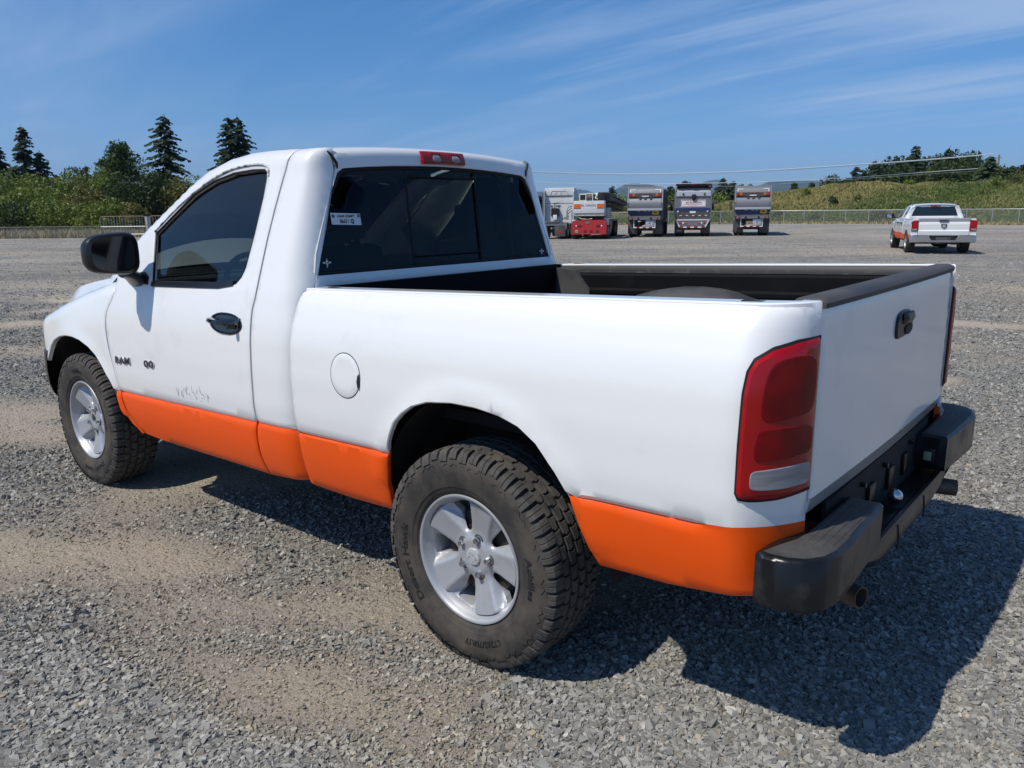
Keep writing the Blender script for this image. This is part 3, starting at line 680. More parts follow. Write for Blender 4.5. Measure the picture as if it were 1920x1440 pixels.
tg = panel('tailgate', to, Fg, m_white, T, sp=.04, esp=.03, thick=.05, roll=.004, inset=.006, lines=[[(-.75, z), (.75, z)] for z in (.797, .803, 1.25, 1.29, 1.32)])
b = MB(); rows = []
for y in [-.768, -.762, -.74]+list(np.linspace(-.7, .7, 9))+[.74, .762, .768]:
    e = -.010 if abs(y) > .765 else (-.003 if abs(y) > .76 else 0)
    yy = y*.978; rows.append([(-1.096-e*.3+.010*(y/.78)**2, yy, 1.314), (-1.100-e*.5+.010*(y/.78)**2, yy, 1.328), (-1.092+.010*(y/.78)**2, yy, 1.339+e), (-1.066, yy, 1.344+e), (-1.025, yy, 1.342+e), (-1.002, yy, 1.335+e), (-.998, yy, 1.30)])
b.grid(rows); b.add(rows[0], [tuple(range(7))]); b.add(rows[-1], [tuple(range(7))]); cp = b.build('tailgate_cap', m_cap, tg, smooth=45)
b = MB(); b.box(-1.032, -1.026, -.75, .75, .80, 1.33); b.build('inner_panel', m_liner, tg)
# handle
h = empty('tailgate_handle', (0, 0, 0)); h.parent = tg; m_hb = mat('handle_black', (.007, .007, .008), .35, spec=.4)
ho = smooth_loop([(.088, 1.232), (.04, 1.262), (-.05, 1.262), (-.094, 1.240), (-.094, 1.185), (-.06, 1.150), (.05, 1.142), (.088, 1.150)], 2, True)
hz = lambda P: [(y*1.05, 1.190+(z-1.202)*.76) for y, z in P]
ho = hz(ho)
panel('bezel', ho, Fg, m_hb, h, off=.008, thick=.012, roll=.005, inset=.006, sp=.03, esp=.015)
panel('recess', hz(smooth_loop([(.01, 1.195), (-.078, 1.198), (-.078, 1.170), (-.05, 1.153), (.0, 1.153)], 2, True)), Fg, m_seam, h, off=.0108, thick=.004, roll=0, inset=.002, sp=.03)
b = MB(); rows = []
for y in np.linspace(.035, -.085, 8):
    t = (y-.035)/-.12; e = .010*(abs(2*t-1)**6)
    rows.append([(Xg(y, 1.21)-.010, y, 1.228), (Xg(y, 1.21)-.019+e, y, 1.225), (Xg(y, 1.21)-.023+e, y, 1.209), (Xg(y, 1.21)-.017+e, y, 1.194), (Xg(y, 1.21)-.009, y, 1.192)])
b.grid(rows); b.add(rows[0], [(0, 1, 2, 3, 4)]); b.add(rows[-1], [(0, 1, 2, 3, 4)]); b.build('grip', m_hb, h)
# ---------------------------------------------------------------- rear bumper
def bumper():
    bp = empty('rear_bumper', (0, 0, 0), parent=T)
    core = [(-1.187, .425), (-1.192, .50), (-1.204, .76), (-1.204, .86), (-1.19, .93), (-1.158, .978), (-1.11, .999), (-1.06, 1.002), (-1.036, .998), (-1.028, .975), (-1.035, .90), (-1.050, .84), (-1.068, .78), (-1.080, .70), (-1.080, .43)]
    F = lambda x, y: (x, y, .716+.006*max(0, y-.5)/.5+.006*max(0, (-1.09-x)/.1)*0); F.out = Vector((0, 0, 1))
    o = panel('step_pad', core, F, m_step, bp, sp=.035, esp=.02, thick=.132, roll=.010, inset=.012, smooth=50); mirror_copy(o)
    m_pad = mat('dusty_step_plastic', (.026, .026, .027), .6, dirt=(.085, .078, .07), dlo=.40, dhi=.72, dscale=6, bump=.0004, bscale=150)
    inner = [(-1.178, .44), (-1.182, .52), (-1.190, .76), (-1.190, .86), (-1.178, .915), (-1.15, .958), (-1.11, .980), (-1.07, .984), (-1.05, .978), (-1.062, .93), (-1.088, .85), (-1.096, .78), (-1.096, .44)]
    G = lambda x, y: (x, y, F(x, y)[2]+.0022); G.out = F.out
    o = panel('step_tread', inner, G, m_pad, bp, sp=.05, esp=.03, thick=.004, roll=.002, inset=.004); mirror_copy(o)
    b = MB()
    for k, x in enumerate((-1.112, -1.132, -1.152, -1.172)):
        y1 = .90-.012*k
        b.add([(x+.0065, .45, .7165), (x-.0065, .45, .7165), (x-.0065, y1, .7195), (x+.0065, y1, .7195), (x+.0045, .458, .7205), (x-.0045, .458, .7205), (x-.0045, y1-.012, .7235), (x+.0045, y1-.012, .7235)],
              [(4, 5, 6, 7), (0, 4, 7, 3), (1, 2, 6, 5), (0, 1, 5, 4), (3, 7, 6, 2)])
    o = b.build('tread_ridges', m_pad, bp, smooth=0); mirror_copy(o)
    # bottoms of the ends
    b = MB(); b.prism([(x, y) for x, y in core], .583, .592, 'z'); o = b.build('end_underside', m_step, bp, smooth=0); mirror_copy(o)
    # sunken centre step with hitch ball
    b = MB(); rows = []
    for y in (-.60, -.50, -.43, -.38, -.30, 0, .30, .38, .43, .50, .60):
        a = abs(y); zt_ = .566 if a < .425 else .567; zb = itp(a, [.30, .38, .50, .60], [.468, .478, .535, .562]); xb = -1.176
        rows.append([(-1.06, y, zt_-.006), (-1.145, y, zt_-.006), (-1.156, y, zt_+.004), (xb+.006, y, zt_+.004), (xb, y, zt_-.010), (xb-.004, y, (zt_+zb)/2), (xb+.010, y, zb+.012), (xb+.035, y, zb), (-1.06, y, zb+.01)])
    b.grid(rows); b.build('centre_step', m_step, bp, smooth=40)
    b = MB(); b.box(-1.078, -1.066, -.60, .60, .50, .742); b.build('mounting_plate', m_dark, bp)
    b = MB()
    for y in (-.26, -.06, .17): b = MB(); b.bbox(-1.092, -1.076, y-.035, y+.035, .60, .68, .006); b.build('bracket', m_step, bp)
    for y in (-.32, .02, .27): b = MB(); b.lathe([(0, -.016), (.009, -.016), (.009, 0)], 8, 'x', (-1.079, y, .705)); b.build('bolt', m_step, bp)
    for y in (-.17, .17):
        b = MB(); b.tube([(-1.179, y, .478), (-1.181, y, .52), (-1.176, y, .560)], .0025, 6); b.build('seam_rib', m_dark, bp)
    hb = empty('hitch_ball', (0, 0, 0)); hb.parent = bp
    b = MB(); n = 14; b.lathe([(0.0, .027)]+[(.008, .027)]+[(.0255*sin(a), .003+.0255*cos(a)) for a in np.linspace(.32, 2.6, n)]+[(.012, -.026)], 24, 'z', (-1.120, -.002, .592)); b.build('ball', m_chrome, hb, smooth=60)
    b = MB(); b.lathe([(0, .0), (.034, .0), (.036, -.004)], 20, 'z', (-1.120, -.002, .565)); b.build('washer', m_seam, hb)
    b = MB(); b.bbox(-1.150, -1.100, -.4245, -.418, .605, .665, .003); pl = b.build('plate_lamp_housing', m_black, bp)
    b = MB(); b.bbox(-1.139, -1.112, -.4180, -.414, .618, .652, .002); b.build('plate_lamp', mat('lamp_lens', (.28, .29, .20), .2, coat=.5), bp)
    b = MB(); b.bbox(-1.150, -1.100, .418, .4245, .605, .665, .003); b.build('plate_lamp_housing', m_black, bp)
bumper()
for nm, a, c, r in (('L', (-.85, .56, .50), (-1.212, .672, .520), .031), ('R', (-.85, -.52, .47), (-1.195, -.66, .452), .033)):
    b = MB(); A = Vector(a); Cc = Vector(c); d = (Cc-A).normalized(); b.tube([A, Cc], r, 20, cap=False); b.tube([Cc, Cc-d*.12], r*.86, 20, cap=False); b.tube([Cc-d*.10, Cc-d*.101], r*.85, 20)
    sA = d.orthogonal().normalized(); sB = d.cross(sA); nn = 20
    b.grid([[Cc+(sA*cos(2*pi*j/nn)+sB*sin(2*pi*j/nn))*q for j in range(nn+1)] for q in (r, r*.86)])
    b.build('exhaust_tip', m_steel, T, smooth=50)
# ---------------------------------------------------------------- wheels
TR = .397
def tyre_mesh():
    b = MB(); b.mi = 0
    prof = [(.222, .080), (.229, .100), (.236, .1085), (.243, .1115), (.245, .1150), (.252, .1185), (.262, .1215), (.264, .1240), (.276, .1275), (.292, .1305), (.310, .1325), (.328, .1325), (.344, .1305), (.356, .1270), (.368, .1215), (.377, .1130), (.383, .100), (.3855, .05), (.386, 0)]
    full = prof+[(r, -a) for r, a in reversed(prof[:-1])]
    b.lathe(full, 96)
    b.mi = 1; N = 50; rr = random.Random(3)
    def blk(poly, r0, r1, th0):
        """poly in (arc length, width); rounded slightly by a smaller top"""
        n = len(poly); c = (sum(p[0] for p in poly)/n, sum(p[1] for p in poly)/n); vs = []
        for r, k in ((r0, 1.0), (r1-.0015, .97), (r1, .90)):
            for s_, y in poly:
                s2 = c[0]+(s_-c[0])*k; y2 = c[1]+(y-c[1])*k; t = th0+s2/TR; ry = r-.030*(abs(y2)/.125)**3*.35
                vs.append((ry*cos(t), y2, ry*sin(t)))
        b.add(vs, [tuple(range(2*n, 3*n))]+[(k*n+i, k*n+(i+1) % n, (k+1)*n+(i+1) % n, (k+1)*n+i) for k in (0, 1) for i in range(n)])
    P = 2*pi*TR/N
    for i in range(N):
        t0 = 2*pi*i/N
        j = rr.uniform(-.001, .001)
        for row, (yc, w, ph) in enumerate(((-.064, .032, .3), (-.0225, .036, .75), (.0205, .036, .15), (.062, .032, .6))):
            z = .006*(1 if (i+row) % 2 else -1); L = P*.44
            poly = [(-L+z*.5, yc-w/2), (L+z*.2, yc-w/2+.006), (L+.006, yc+.002), (L-z*.6, yc+w/2-.004), (-L-z*.3, yc+w/2), (-L+.005, yc+.006)]
            blk([(s_+ph*P, y+j) for s_, y in poly], .384, TR, t0)
        for sd in (-1, 1):
            long_ = (i+(sd > 0)) % 2; L = P*(.40 if long_ else .37)
            sect0 = [(TR-.0015, .080), (TR-.0025, .100), (.3890, .1165), (.374, .1265), (.357 if long_ else .366, .1315 if long_ else .1285)]
            rows = []
            for r, y in sect0:
                rows.append([(r, y, -L), (r, y, -L*.2), (r, y, L*.2), (r, y, L)])
            vs = []; fs = []
            ph = (.45 if sd > 0 else .1)*P
            def q(r, y, s_, dy): t = t0+(s_+ph+(.006*(y-.08)/.04))/TR; return (r*cos(t), sd*(y+dy), r*sin(t))
            for (r, y) in sect0:
                for s_, dd in ((-L, -.010), (-L*.93, 0), (-.0015, 0), (.0015, -.003), (.0035, 0), (L*.93, 0), (L, -.010)):
                    if y < .11: vs.append(q(r+dd, y, s_, 0))
                    else: vs.append(q(r+dd*.5, y, s_, dd*.8))
            m = 7
            for a in range(len(sect0)-1):
                for c in range(m-1): fs.append((a*m+c, a*m+c+1, (a+1)*m+c+1, (a+1)*m+c))
            base = len(vs)
            for s_ in (-L, L): vs.append(q(.384, .080, s_, 0))
            fs.append((0, 1, 2, 3, 4, 5, 6, base+1, base)); b.add(vs, fs)
    b.mi = 0
    # raised ribs and wear marks on the sidewalls
    for sd in (-1, 1):
        for k in range(19):
            t = 2*pi*k/19+.1; vs = []
            for r, y in ((.336, .1328), (.350, .1305)):
                for dt in (-.09, .09): vs.append((r*cos(t+dt*(1 if r < .34 else .8)), sd*y, r*sin(t+dt*(1 if r < .34 else .8))))
            tz = [(r*cos(t+dt), sd*(y+.0012), r*sin(t+dt)) for r, y, dt in ((.338, .1325, -.10), (.349, .1308, -.05), (.338, .1325, .0), (.349, .1308, .05), (.338, .1325, .10), (.342, .1322, .10), (.353, .1300, .05), (.342, .1322, .0), (.353, .1300, -.05), (.342, .1322, -.10))]
            b.add(tz, [(0, 1, 8, 9), (1, 2, 7, 8), (2, 3, 6, 7), (3, 4, 5, 6)])
    return b.mesh('tyre', [m_rubber, m_tread], 35)
ME_TYRE = tyre_mesh()
SPA = [radians(a) for a in (34, 106, 178, 250, 322)]
def rim_parts():
    b = MB()
    b.lathe([(.2325, .1065), (.2345, .1105), (.2325, .1145), (.2270, .1150), (.2215, .1105), (.2180, .1000), (.2130, .0930), (.2080, .082), (.2030, .070), (.1990, .040), (.1960, 0), (.200, -.06), (.222, -.10), (.2325, -.106)], 72)
    me_barrel = b.mesh('rim_barrel', m_alloy, 50)
    def depth(u, v):
        r = hypot(u, v); t = atan2(v, u); best = 9
        for a in SPA:
            dt = (t-a+pi) % (2*pi)-pi; lat = abs(r*sin(dt)) if cos(dt) > 0 else 9; best = min(best, lat)
        def sm(x): x = min(max(x, 0), 1); return x*x*(3-2*x)
        hub = .066+.010*sm((.085-r)/.03)
        base = itp(r, [0, .06, .10, .15, .19, .21], [.066, .060, .046, .046, .060, .078])
        sp_ = itp(r, [0, .07, .10, .14, .18, .206, .212], [.066, .068, .070, .080, .090, .096, .094])
        wdt = itp(r, [.05, .12, .2], [.030, .036, .048])
        k = sm(1-(best-wdt)/.026)
        y = base+(sp_-base)*k
        if r < .098: y = y+(max(hub, y)-y)*sm((.098-r)/.02)
        return y
    win = []
    for a in SPA:
        w = a+pi/5; P = []
        for r, h in ((.092, .010), (.125, .020), (.165, .031), (.188, .038), (.197, .034)): P.append((r, -h))
        for r, h in ((.202, 0), (.197, .034), (.188, .038), (.165, .031), (.125, .020), (.092, .010)): P.append((r, h))
        win.append(smooth_loop([(r*cos(w)-h*sin(w), r*sin(w)+h*cos(w)) for r, h in P], 1, True))
    def F(u, v): return (u, depth(u, v), v)
    F.out = Vector((0, 1, 0))
    o = panel('spokes', [(.2085*cos(t), .2085*sin(t)) for t in np.linspace(0, 2*pi, 73)[:-1]], F, m_alloy, None, holes=win+[[(.027*cos(t), .027*sin(t)) for t in np.linspace(0, 2*pi, 19)[:-1]]], sp=.0095, esp=.010, thick=.026, roll=.002, inset=.003, smooth=55)
    me = o.data; bpy.data.objects.remove(o); return me_barrel, me
ME_BARREL, ME_SPOKES = rim_parts()
def lug_mesh():
    b = MB(); b.lathe([(.0165, -.004), (.0165, .001), (.0125, .002)], 16); b.lathe([(.0118, .0), (.0118, .016), (.0095, .021), (0, .022)], 6); return b.mesh('lug_nut', m_chrome, 25)
ME_LUG = lug_mesh()
def pocket_mesh():
    b = MB(); b.lathe([(.0215, .0012), (.0165, .0018), (.0150, -.006)], 18); return b.mesh('lug_pocket', mat('lug_pocket_dark', (.10, .10, .10), .5, metal=.5), 40)
ME_PKT = pocket_mesh()
def cap_mesh():
    b = MB(); b.lathe([(.0315, .060), (.0315, .079), (.0290, .083), (.015, .0850), (0, .0855)], 28); return b.mesh('centre_cap', mat('worn_cap', (.55, .56, .57), .45, metal=.35, dirt=(.25, .24, .22), dlo=.5, dhi=.62, dscale=60), 40)
ME_CAP = cap_mesh()
b = MB(); b.lathe([(0, -.02), (.030, -.02), (.034, .03), (.031, .052), (.024, .056), (.022, .02), (0, .018)], 20); ME_HUB = b.mesh('hub', m_dark, 40)
b = MB(); b.lathe([(0, .035), (.12, .036), (.155, .030), (.158, -.03), (.05, -.05)], 32); ME_DRUM = b.mesh('brake_disc', mat('brake_iron', (.05, .042, .036), .6, metal=.4), 40)
def side_text(parent, txt, size, ang, r0, rotoff=0, bold=.0006, sx=1.0):
    def fn(x, y, z):
        a = radians(ang)+x/r0; r = r0+y; yy = itp(r, [.26, .276, .292, .310, .328, .344], [.122, .1275, .1305, .1325, .1325, .1305])+.0014+z*.5
        return (-r*sin(a)*-1*-1, yy, r*cos(a))
    o = lettering('tyre_lettering', txt, size, m_letter, parent, fn, .0010, bold, sx=sx); return o
def wheel(loc, out=1, phase=0, capped=True, rot_t=0, text=True, steer=0):
    w = empty('wheel', loc, 0, parent=T)
    if out < 0: w.rotation_euler = (0, 0, pi)
    w.rotation_euler.z += steer
    def ad(nm, me, ry=0, lc=(0, 0, 0)):
        o = link(nm, me, w, lc); o.rotation_euler = (0, ry, 0); return o
    ad('tyre', ME_TYRE); ad('rim', ME_BARREL); ad('spokes', ME_SPOKES, -phase); ad('brake_disc', ME_DRUM); ad('hub', ME_HUB)
    for a in SPA:
        t = a+phase; ad('lug_nut', ME_LUG, 0, (.066*cos(t), .069, .066*sin(t)))
        ad('lug_pocket', ME_PKT, 0, (.066*cos(t), .0690, .066*sin(t)))
    if capped: ad('centre_cap', ME_CAP)
    if text:
        side_text(w, 'Desert Hawk', .040, -106+rot_t, .296, sx=1.38); side_text(w, 'Achilles', .036, 86+rot_t, .300, sx=1.3); side_text(w, 'LT265/70R17', .029, 163+rot_t, .296, sx=1.08)
        side_text(w, 'RADIAL  TUBELESS  M+S', .010, 20+rot_t, .272, sx=1.3, bold=.0001) if False else None
    return w
wheel((0, .850, .385)); wheel((3.061, .858, .385), phase=radians(11), capped=False, rot_t=-89)
wheel((0, -.850, .385), -1, text=False); wheel((3.061, -.858, .385), -1, capped=False, text=False)
# ---------------------------------------------------------------- underbody, wells, cabin
def under():
    b = MB()
    for s in (-1, 1): b.box(-1.06, 3.9, s*.42-.04, s*.42+.04, .50, .62)
    for x in (-.95, -.5, .5, 1.4, 2.3, 3.5): b.box(x-.04, x+.04, -.42, .42, .52, .60)
    b.build('chassis_frame', m_dark, T)
    b = MB(); b.tube([(0, -.80, .385), (0, .80, .385)], .045, 12); b.lathe([(0, -.15), (.10, -.12), (.15, -.03), (.15, .03), (.10, .10), (0, .12)], 18, 'x', (0, .05, .385)); b.tube([(.1, .05, .39), (2.4, 0, .47)], .04, 10)
    b.build('rear_axle', m_dark, T)
    b = MB()
    for s in (-1, 1):
        b.tube([(.62, s*.52, .52), (.35, s*.53, .42), (0, s*.53, .345), (-.4, s*.53, .42), (-.68, s*.52, .54)], .022, 6); b.tube([(-.10, s*.60, .36), (-.25, s*.52, .80)], .03, 10)
        b.tube([(3.061, s*.80, .385), (3.061, s*.40, .43)], .05, 8); b.box(2.95, 3.17, s*.60-.04, s*.60+.04, .38, .48)
    b.build('suspension', m_dark, T)
    b = MB(); b.lathe([(0, 0), (.38, 0), (.38, .2), (0, .2)], 24, 'z', (-.66, 0, .50)); b.build('spare_tyre', m_rubber, T)
    b = MB(); b.bbox(1.0, 2.0, .05, .38, .42, .56, .03); b.build('fuel_tank', m_dark, T)
    b = MB(); b.bbox(.5, 1.2, -.36, -.12, .38, .50, .04); b.tube([(2.5, -.2, .5), (1.2, -.24, .44)], .03, 8); b.tube([(.5, -.24, .44), (-.3, -.35, .50), (-.85, -.52, .47)], .03, 8); b.tube([(.5, -.2, .44), (.1, .2, .60), (-.85, .56, .50)], .03, 8); b.build('muffler', m_steel, T)
    for s in (-1, 1):
        b = MB()      # wheel-well liners
        rows = [[(-.05+.52*cos(t), s*.93, .44+.535*sin(t)), (-.05+.52*cos(t), s*.50, .44+.535*sin(t))] for t in np.linspace(.10, pi-.02, 26)]
        b.grid(rows); b.add([r[1] for r in rows], [tuple(range(26))]); b.build('wheel_well', m_dark, T, smooth=60)
        b = MB(); rows = [[(3.061+.50*cos(t), s*(.955-.05*max(0, cos(t))), .42+.50*sin(t)), (3.061+.50*cos(t), s*.45, .42+.50*sin(t))] for t in np.linspace(.0, pi-.02, 26)]
        b.grid(rows); b.add([r[1] for r in rows], [tuple(range(26))]); b.build('wheel_well', m_dark, T, smooth=60)
    b = MB(); b.box(-1.06, .90, -.74, .74, .80, .845); b.box(.95, 2.6, -.86, .86, .47, .53)
    for s in (-1, 1): b.box(.50, .90, min(s*.76, s*.90), max(s*.76, s*.90), .52, 1.15); b.box(-1.05, -.60, min(s*.70, s*.90), max(s*.70, s*.88), .62, 1.15); b.box(.97, 2.50, min(s*.86, s*.93), max(s*.86, s*.915), .50, 1.15)
    b.box(.955, 1.0, -.86, .86, .5, 1.2)
    b.build('inner_body', m_dark, T)
    b = MB(); b.box(2.60, 3.85, -.62, .62, .55, 1.08); b.build('engine_bay', m_dark, T)
under()
def cabin():
    b = MB()
    st = empty('bench_seat', (0, 0, 0), parent=T)
    for y in (.46, -.46):
        b = MB(); b.bbox(1.22, 1.34, y-.26, y+.26, .85, 1.42, .05); b.build('seat_back', m_seat, st)
        b = MB(); b.bbox(1.19, 1.28, y-.13, y+.13, 1.44, 1.61, .04); b.tube([(1.24, y, 1.38), (1.24, y, 1.46)], .02, 6); b.build('headrest', m_seat, st)
    b = MB(); b.bbox(1.22, 1.34, -.19, .19, .85, 1.36, .05); b.build('centre_seat_back', m_seat, st)
    b = MB(); b.bbox(1.3, 1.8, -.72, .72, .72, .92, .05); b.build('cushion', m_seat, st)
    b = MB(); b.bbox(2.22, 2.70, -.80, .80, .95, 1.22, .04); b.build('dashboard', m_step, T)
    b = MB(); n = 28; c = Vector((1.98, .43, 1.18)); ax = Vector((-1, 0, .42)).normalized(); u = Vector((0, 1, 0)); v = ax.cross(u)
    b.tube([c+(u*cos(2*pi*i/n)+v*sin(2*pi*i/n))*.19 for i in range(n)], .015, 8, closed=True)
    for a in (0, pi, -pi/2*-1): b.tube([c, c+(u*cos(a)+v*sin(a))*.19], .014, 6)
    b.tube([c, c-ax*.3], .03, 8); b.build('steering_wheel', m_step, T)
    for s in (-1, 1):
        b = MB(); b.tube([(1.10, s*.66, 1.72), (1.12, s*.70, 1.5), (1.14, s*.76, 1.25)], .04, 6); b.build('pillar_trim', m_tan, T)
cabin()
# ================================================================ GROUND
def ground():
    m = bpy.data.materials.new('gravel_ground'); m.use_nodes = True; nt = m.node_tree; N = nt.nodes; L = nt.links; p = N['Principled BSDF']; p.inputs['Roughness'].default_value = .95; p.inputs['Specular IOR Level'].default_value = .15
    tc = N.new('ShaderNodeTexCoord'); P = tc.outputs['Object']
    def noise(sc, det=6, ro=.6, src=P): n = N.new('ShaderNodeTexNoise'); n.inputs['Scale'].default_value = sc; n.inputs['Detail'].default_value = det; n.inputs['Roughness'].default_value = ro; L.new(src, n.inputs[0]); return n.outputs[0]
    def rng_(s, a, b, c=0, d=1): r = N.new('ShaderNodeMapRange'); r.inputs[1].default_value = a; r.inputs[2].default_value = b; r.inputs[3].default_value = c; r.inputs[4].default_value = d; L.new(s, r.inputs[0]); return r.outputs[0]
    def mixc(f, a, b):
        x = N.new('ShaderNodeMix'); x.data_type = 'RGBA'
        if isinstance(f, float): x.inputs[0].default_value = f
        else: L.new(f, x.inputs[0])
        for s, v in (('A', a), ('B', b)):
            if isinstance(v, tuple): x.inputs[s].default_value = (*v, 1)
            else: L.new(v, x.inputs[s])
        return x.outputs['Result']
    v = N.new('ShaderNodeTexVoronoi'); v.inputs['Scale'].default_value = 62; L.new(P, v.inputs[0])
    sep = N.new('ShaderNodeSeparateColor'); L.new(v.outputs['Color'], sep.inputs[0])
    stone = mixc(sep.outputs[0], (.19, .188, .182), (.40, .385, .36))
    tan = mixc(rng_(noise(70, 8, .7), .35, .65), (.62, .525, .40), (.45, .39, .30))
    # patches: the same field the stones use is only approximated here
    pa = rng_(noise(.85, 5, .62), .47, .60)
    mp = N.new('ShaderNodeMapping'); mp.vector_type = 'TEXTURE'; mp.inputs['Rotation'].default_value = (0, 0, radians(38)); mp.inputs['Scale'].default_value = (5, 1.6, 1); L.new(P, mp.inputs[0])
    streak = rng_(noise(.55, 8, .68, mp.outputs[0]), .44, .60)
    at = N.new('ShaderNodeAttribute'); at.attribute_name = 'dirt'
    ma = N.new('ShaderNodeMath'); ma.operation = 'MAXIMUM'; L.new(at.outputs['Fac'], ma.inputs[0])
    m2 = N.new('ShaderNodeMath'); m2.operation = 'MULTIPLY'; L.new(pa, m2.inputs[0]); m2.inputs[1].default_value = .35
    m3 = N.new('ShaderNodeMath'); m3.operation = 'MULTIPLY'; L.new(streak, m3.inputs[0]); m3.inputs[1].default_value = .55
    m4 = N.new('ShaderNodeMath'); m4.operation = 'MAXIMUM'; L.new(m2.outputs[0], m4.inputs[0]); L.new(m3.outputs[0], m4.inputs[1]); L.new(m4.outputs[0], ma.inputs[1])
    far0 = mixc(rng_(noise(5, 12, .85), .38, .62), (.11, .108, .103), (.40, .385, .355))
    mp2 = N.new('ShaderNodeMapping'); mp2.vector_type = 'TEXTURE'; mp2.inputs['Rotation'].default_value = (0, 0, radians(45)); mp2.inputs['Scale'].default_value = (5, 1.2, 1); L.new(P, mp2.inputs[0])
    far = mixc(rng_(noise(.9, 9, .7, mp2.outputs[0]), .40, .62, 0, .75), far0, (.21, .205, .195))
    geo = N.new('ShaderNodeCameraData') if False else None
    sx = N.new('ShaderNodeVectorMath'); sx.operation = 'DISTANCE'; sx.inputs[1].default_value = (0, 1.5, 0); L.new(P, sx.inputs[0])
    fd = rng_(sx.outputs['Value'], 6, 16)
    base = mixc(fd, mixc(.35, stone, far), far)
    col = mixc(ma.outputs[0], base, tan)
    big = rng_(noise(.09, 4, .5), .3, .7, .86, 1.1)
    hs = N.new('ShaderNodeHueSaturation'); L.new(col, hs.inputs['Color']); L.new(big, hs.inputs['Value']); L.new(hs.outputs[0], p.inputs['Base Color'])
    h1 = N.new('ShaderNodeMath'); h1.operation = 'MULTIPLY_ADD'; L.new(v.outputs['Distance'], h1.inputs[0]); h1.inputs[1].default_value = -.9; L.new(noise(45, 8, .7), h1.inputs[2])
    b1 = N.new('ShaderNodeBump'); b1.inputs['Distance'].default_value = .012; b1.inputs['Strength'].default_value = .85; L.new(h1.outputs[0], b1.inputs['Height'])
    b2 = N.new('ShaderNodeBump'); b2.inputs['Distance'].default_value = .13; b2.inputs['Strength'].default_value = .8; L.new(noise(5, 9, .72), b2.inputs['Height']); L.new(b2.outputs[0], b1.inputs['Normal']); L.new(b1.outputs[0], p.inputs['Normal'])
    # one sheet: fine near the truck, coarse to the horizon
    xs = sorted(set([-6000, -2000, -600, -200, -120]+list(range(-80, -9, 5))+[round(v, 3) for v in np.arange(-8, 14.01, .22)]+list(range(17, 120, 3))+[140, 300, 800, 2500, 7000]))
    ys = sorted(set([-7000, -2500, -800, -300, -180]+list(range(-150, -12, 3))+[round(v, 3) for v in np.arange(-12, 6.01, .22)]+[9, 14, 25, 60, 200, 800, 3000, 6000]))
    X, Y = np.meshgrid(xs, ys); Z = height(X, Y); n = len(xs)
    me = bpy.data.meshes.new('ground'); vs = np.stack([X, Y, Z], -1).reshape(-1, 3)
    me.from_pydata(vs.tolist(), [], [(j*n+i, j*n+i+1, (j+1)*n+i+1, (j+1)*n+i) for j in range(len(ys)-1) for i in range(n-1)])
    a = me.attributes.new('dirt', 'FLOAT', 'POINT'); a.data.foreach_set('value', (dirtf(vs[:, 0], vs[:, 1])*(np.hypot(vs[:, 0], vs[:, 1]) < 16)).astype('f4'))
    me.materials.append(m); fin(me, 0); me.polygons.foreach_set('use_smooth', [True]*len(me.polygons)); o = link('ground', me); tag(o, kind='structure')
def vnoise(x, y, sc, seed):
    """value noise, vectorised"""
    x = np.asarray(x, float)*sc; y = np.asarray(y, float)*sc; i = np.floor(x).astype(np.int64); j = np.floor(y).astype(np.int64); fx = x-i; fy = y-j
    def h(a, b):
        q = (a*374761393+b*668265263+seed*982451653) & 0xffffffff; q = ((q ^ (q >> 13))*1274126177) & 0xffffffff; return ((q ^ (q >> 16)) & 0xffff)/65535.
    fx = fx*fx*(3-2*fx); fy = fy*fy*(3-2*fy)
    return (h(i, j)*(1-fx)+h(i+1, j)*fx)*(1-fy)+(h(i, j+1)*(1-fx)+h(i+1, j+1)*fx)*fy
def fbm(x, y, sc, seed, o=4): return sum(vnoise(x, y, sc*2.03**k, seed+k)*.5**k for k in range(o))/sum(.5**k for k in range(o))
def height(x, y):
    r = np.hypot(x-1, y); f = np.clip((14-r)/6, 0, 1)
    z = f*((fbm(x, y, .7, 5, 3)-.5)*.035)
    for wx, wy in ((0, .85), (3.06, .86), (0, -.85), (3.06, -.86)):
        d = np.exp(-((x-wx)**2+(y-wy)**2)/.35**2); z = z*(1-d)+d*-.004
    dd = (x-CX)*_fh.x+(y-CY)*_fh.y; ll = (x-CX)*_rh.x+(y-CY)*_rh.y; px = 960+FPX*ll/np.maximum(dd, 1)/cos(PITCH)
    return z+np.where(dd > 1, dip(px, dd), 0)
def dirtf(x, y):
    """0 loose stone, 1 packed tan dirt: tracks run past the truck's left side"""
    u = x*cos(.25)+y*sin(.25); w = -x*sin(.25)+y*cos(.25)
    n = fbm(u*.6, w*1.15, 1.25, 31, 6); d = (n-.5)*4.2
    lane = lambda c, s: np.exp(-((w-c)/s)**2)
    d = d+.75*lane(.95, .5)*(x > -.2)+.55*lane(-.3, .35)*(x > .3)+.30*lane(2.1, .25)*(x > -.6)
    d = d-.9*np.exp(-((x-.35)/.9)**2-((y-1.75)/.45)**2)*0-1.0*np.clip((-.35-x)/.4, 0, 1)-.45*np.clip((y-2.0)/.5, 0, 1)+.25*np.clip((x-2.2)/1.5, 0, 1)*1
    d = d+.15
    return np.clip(d, 0, 1)
ground()
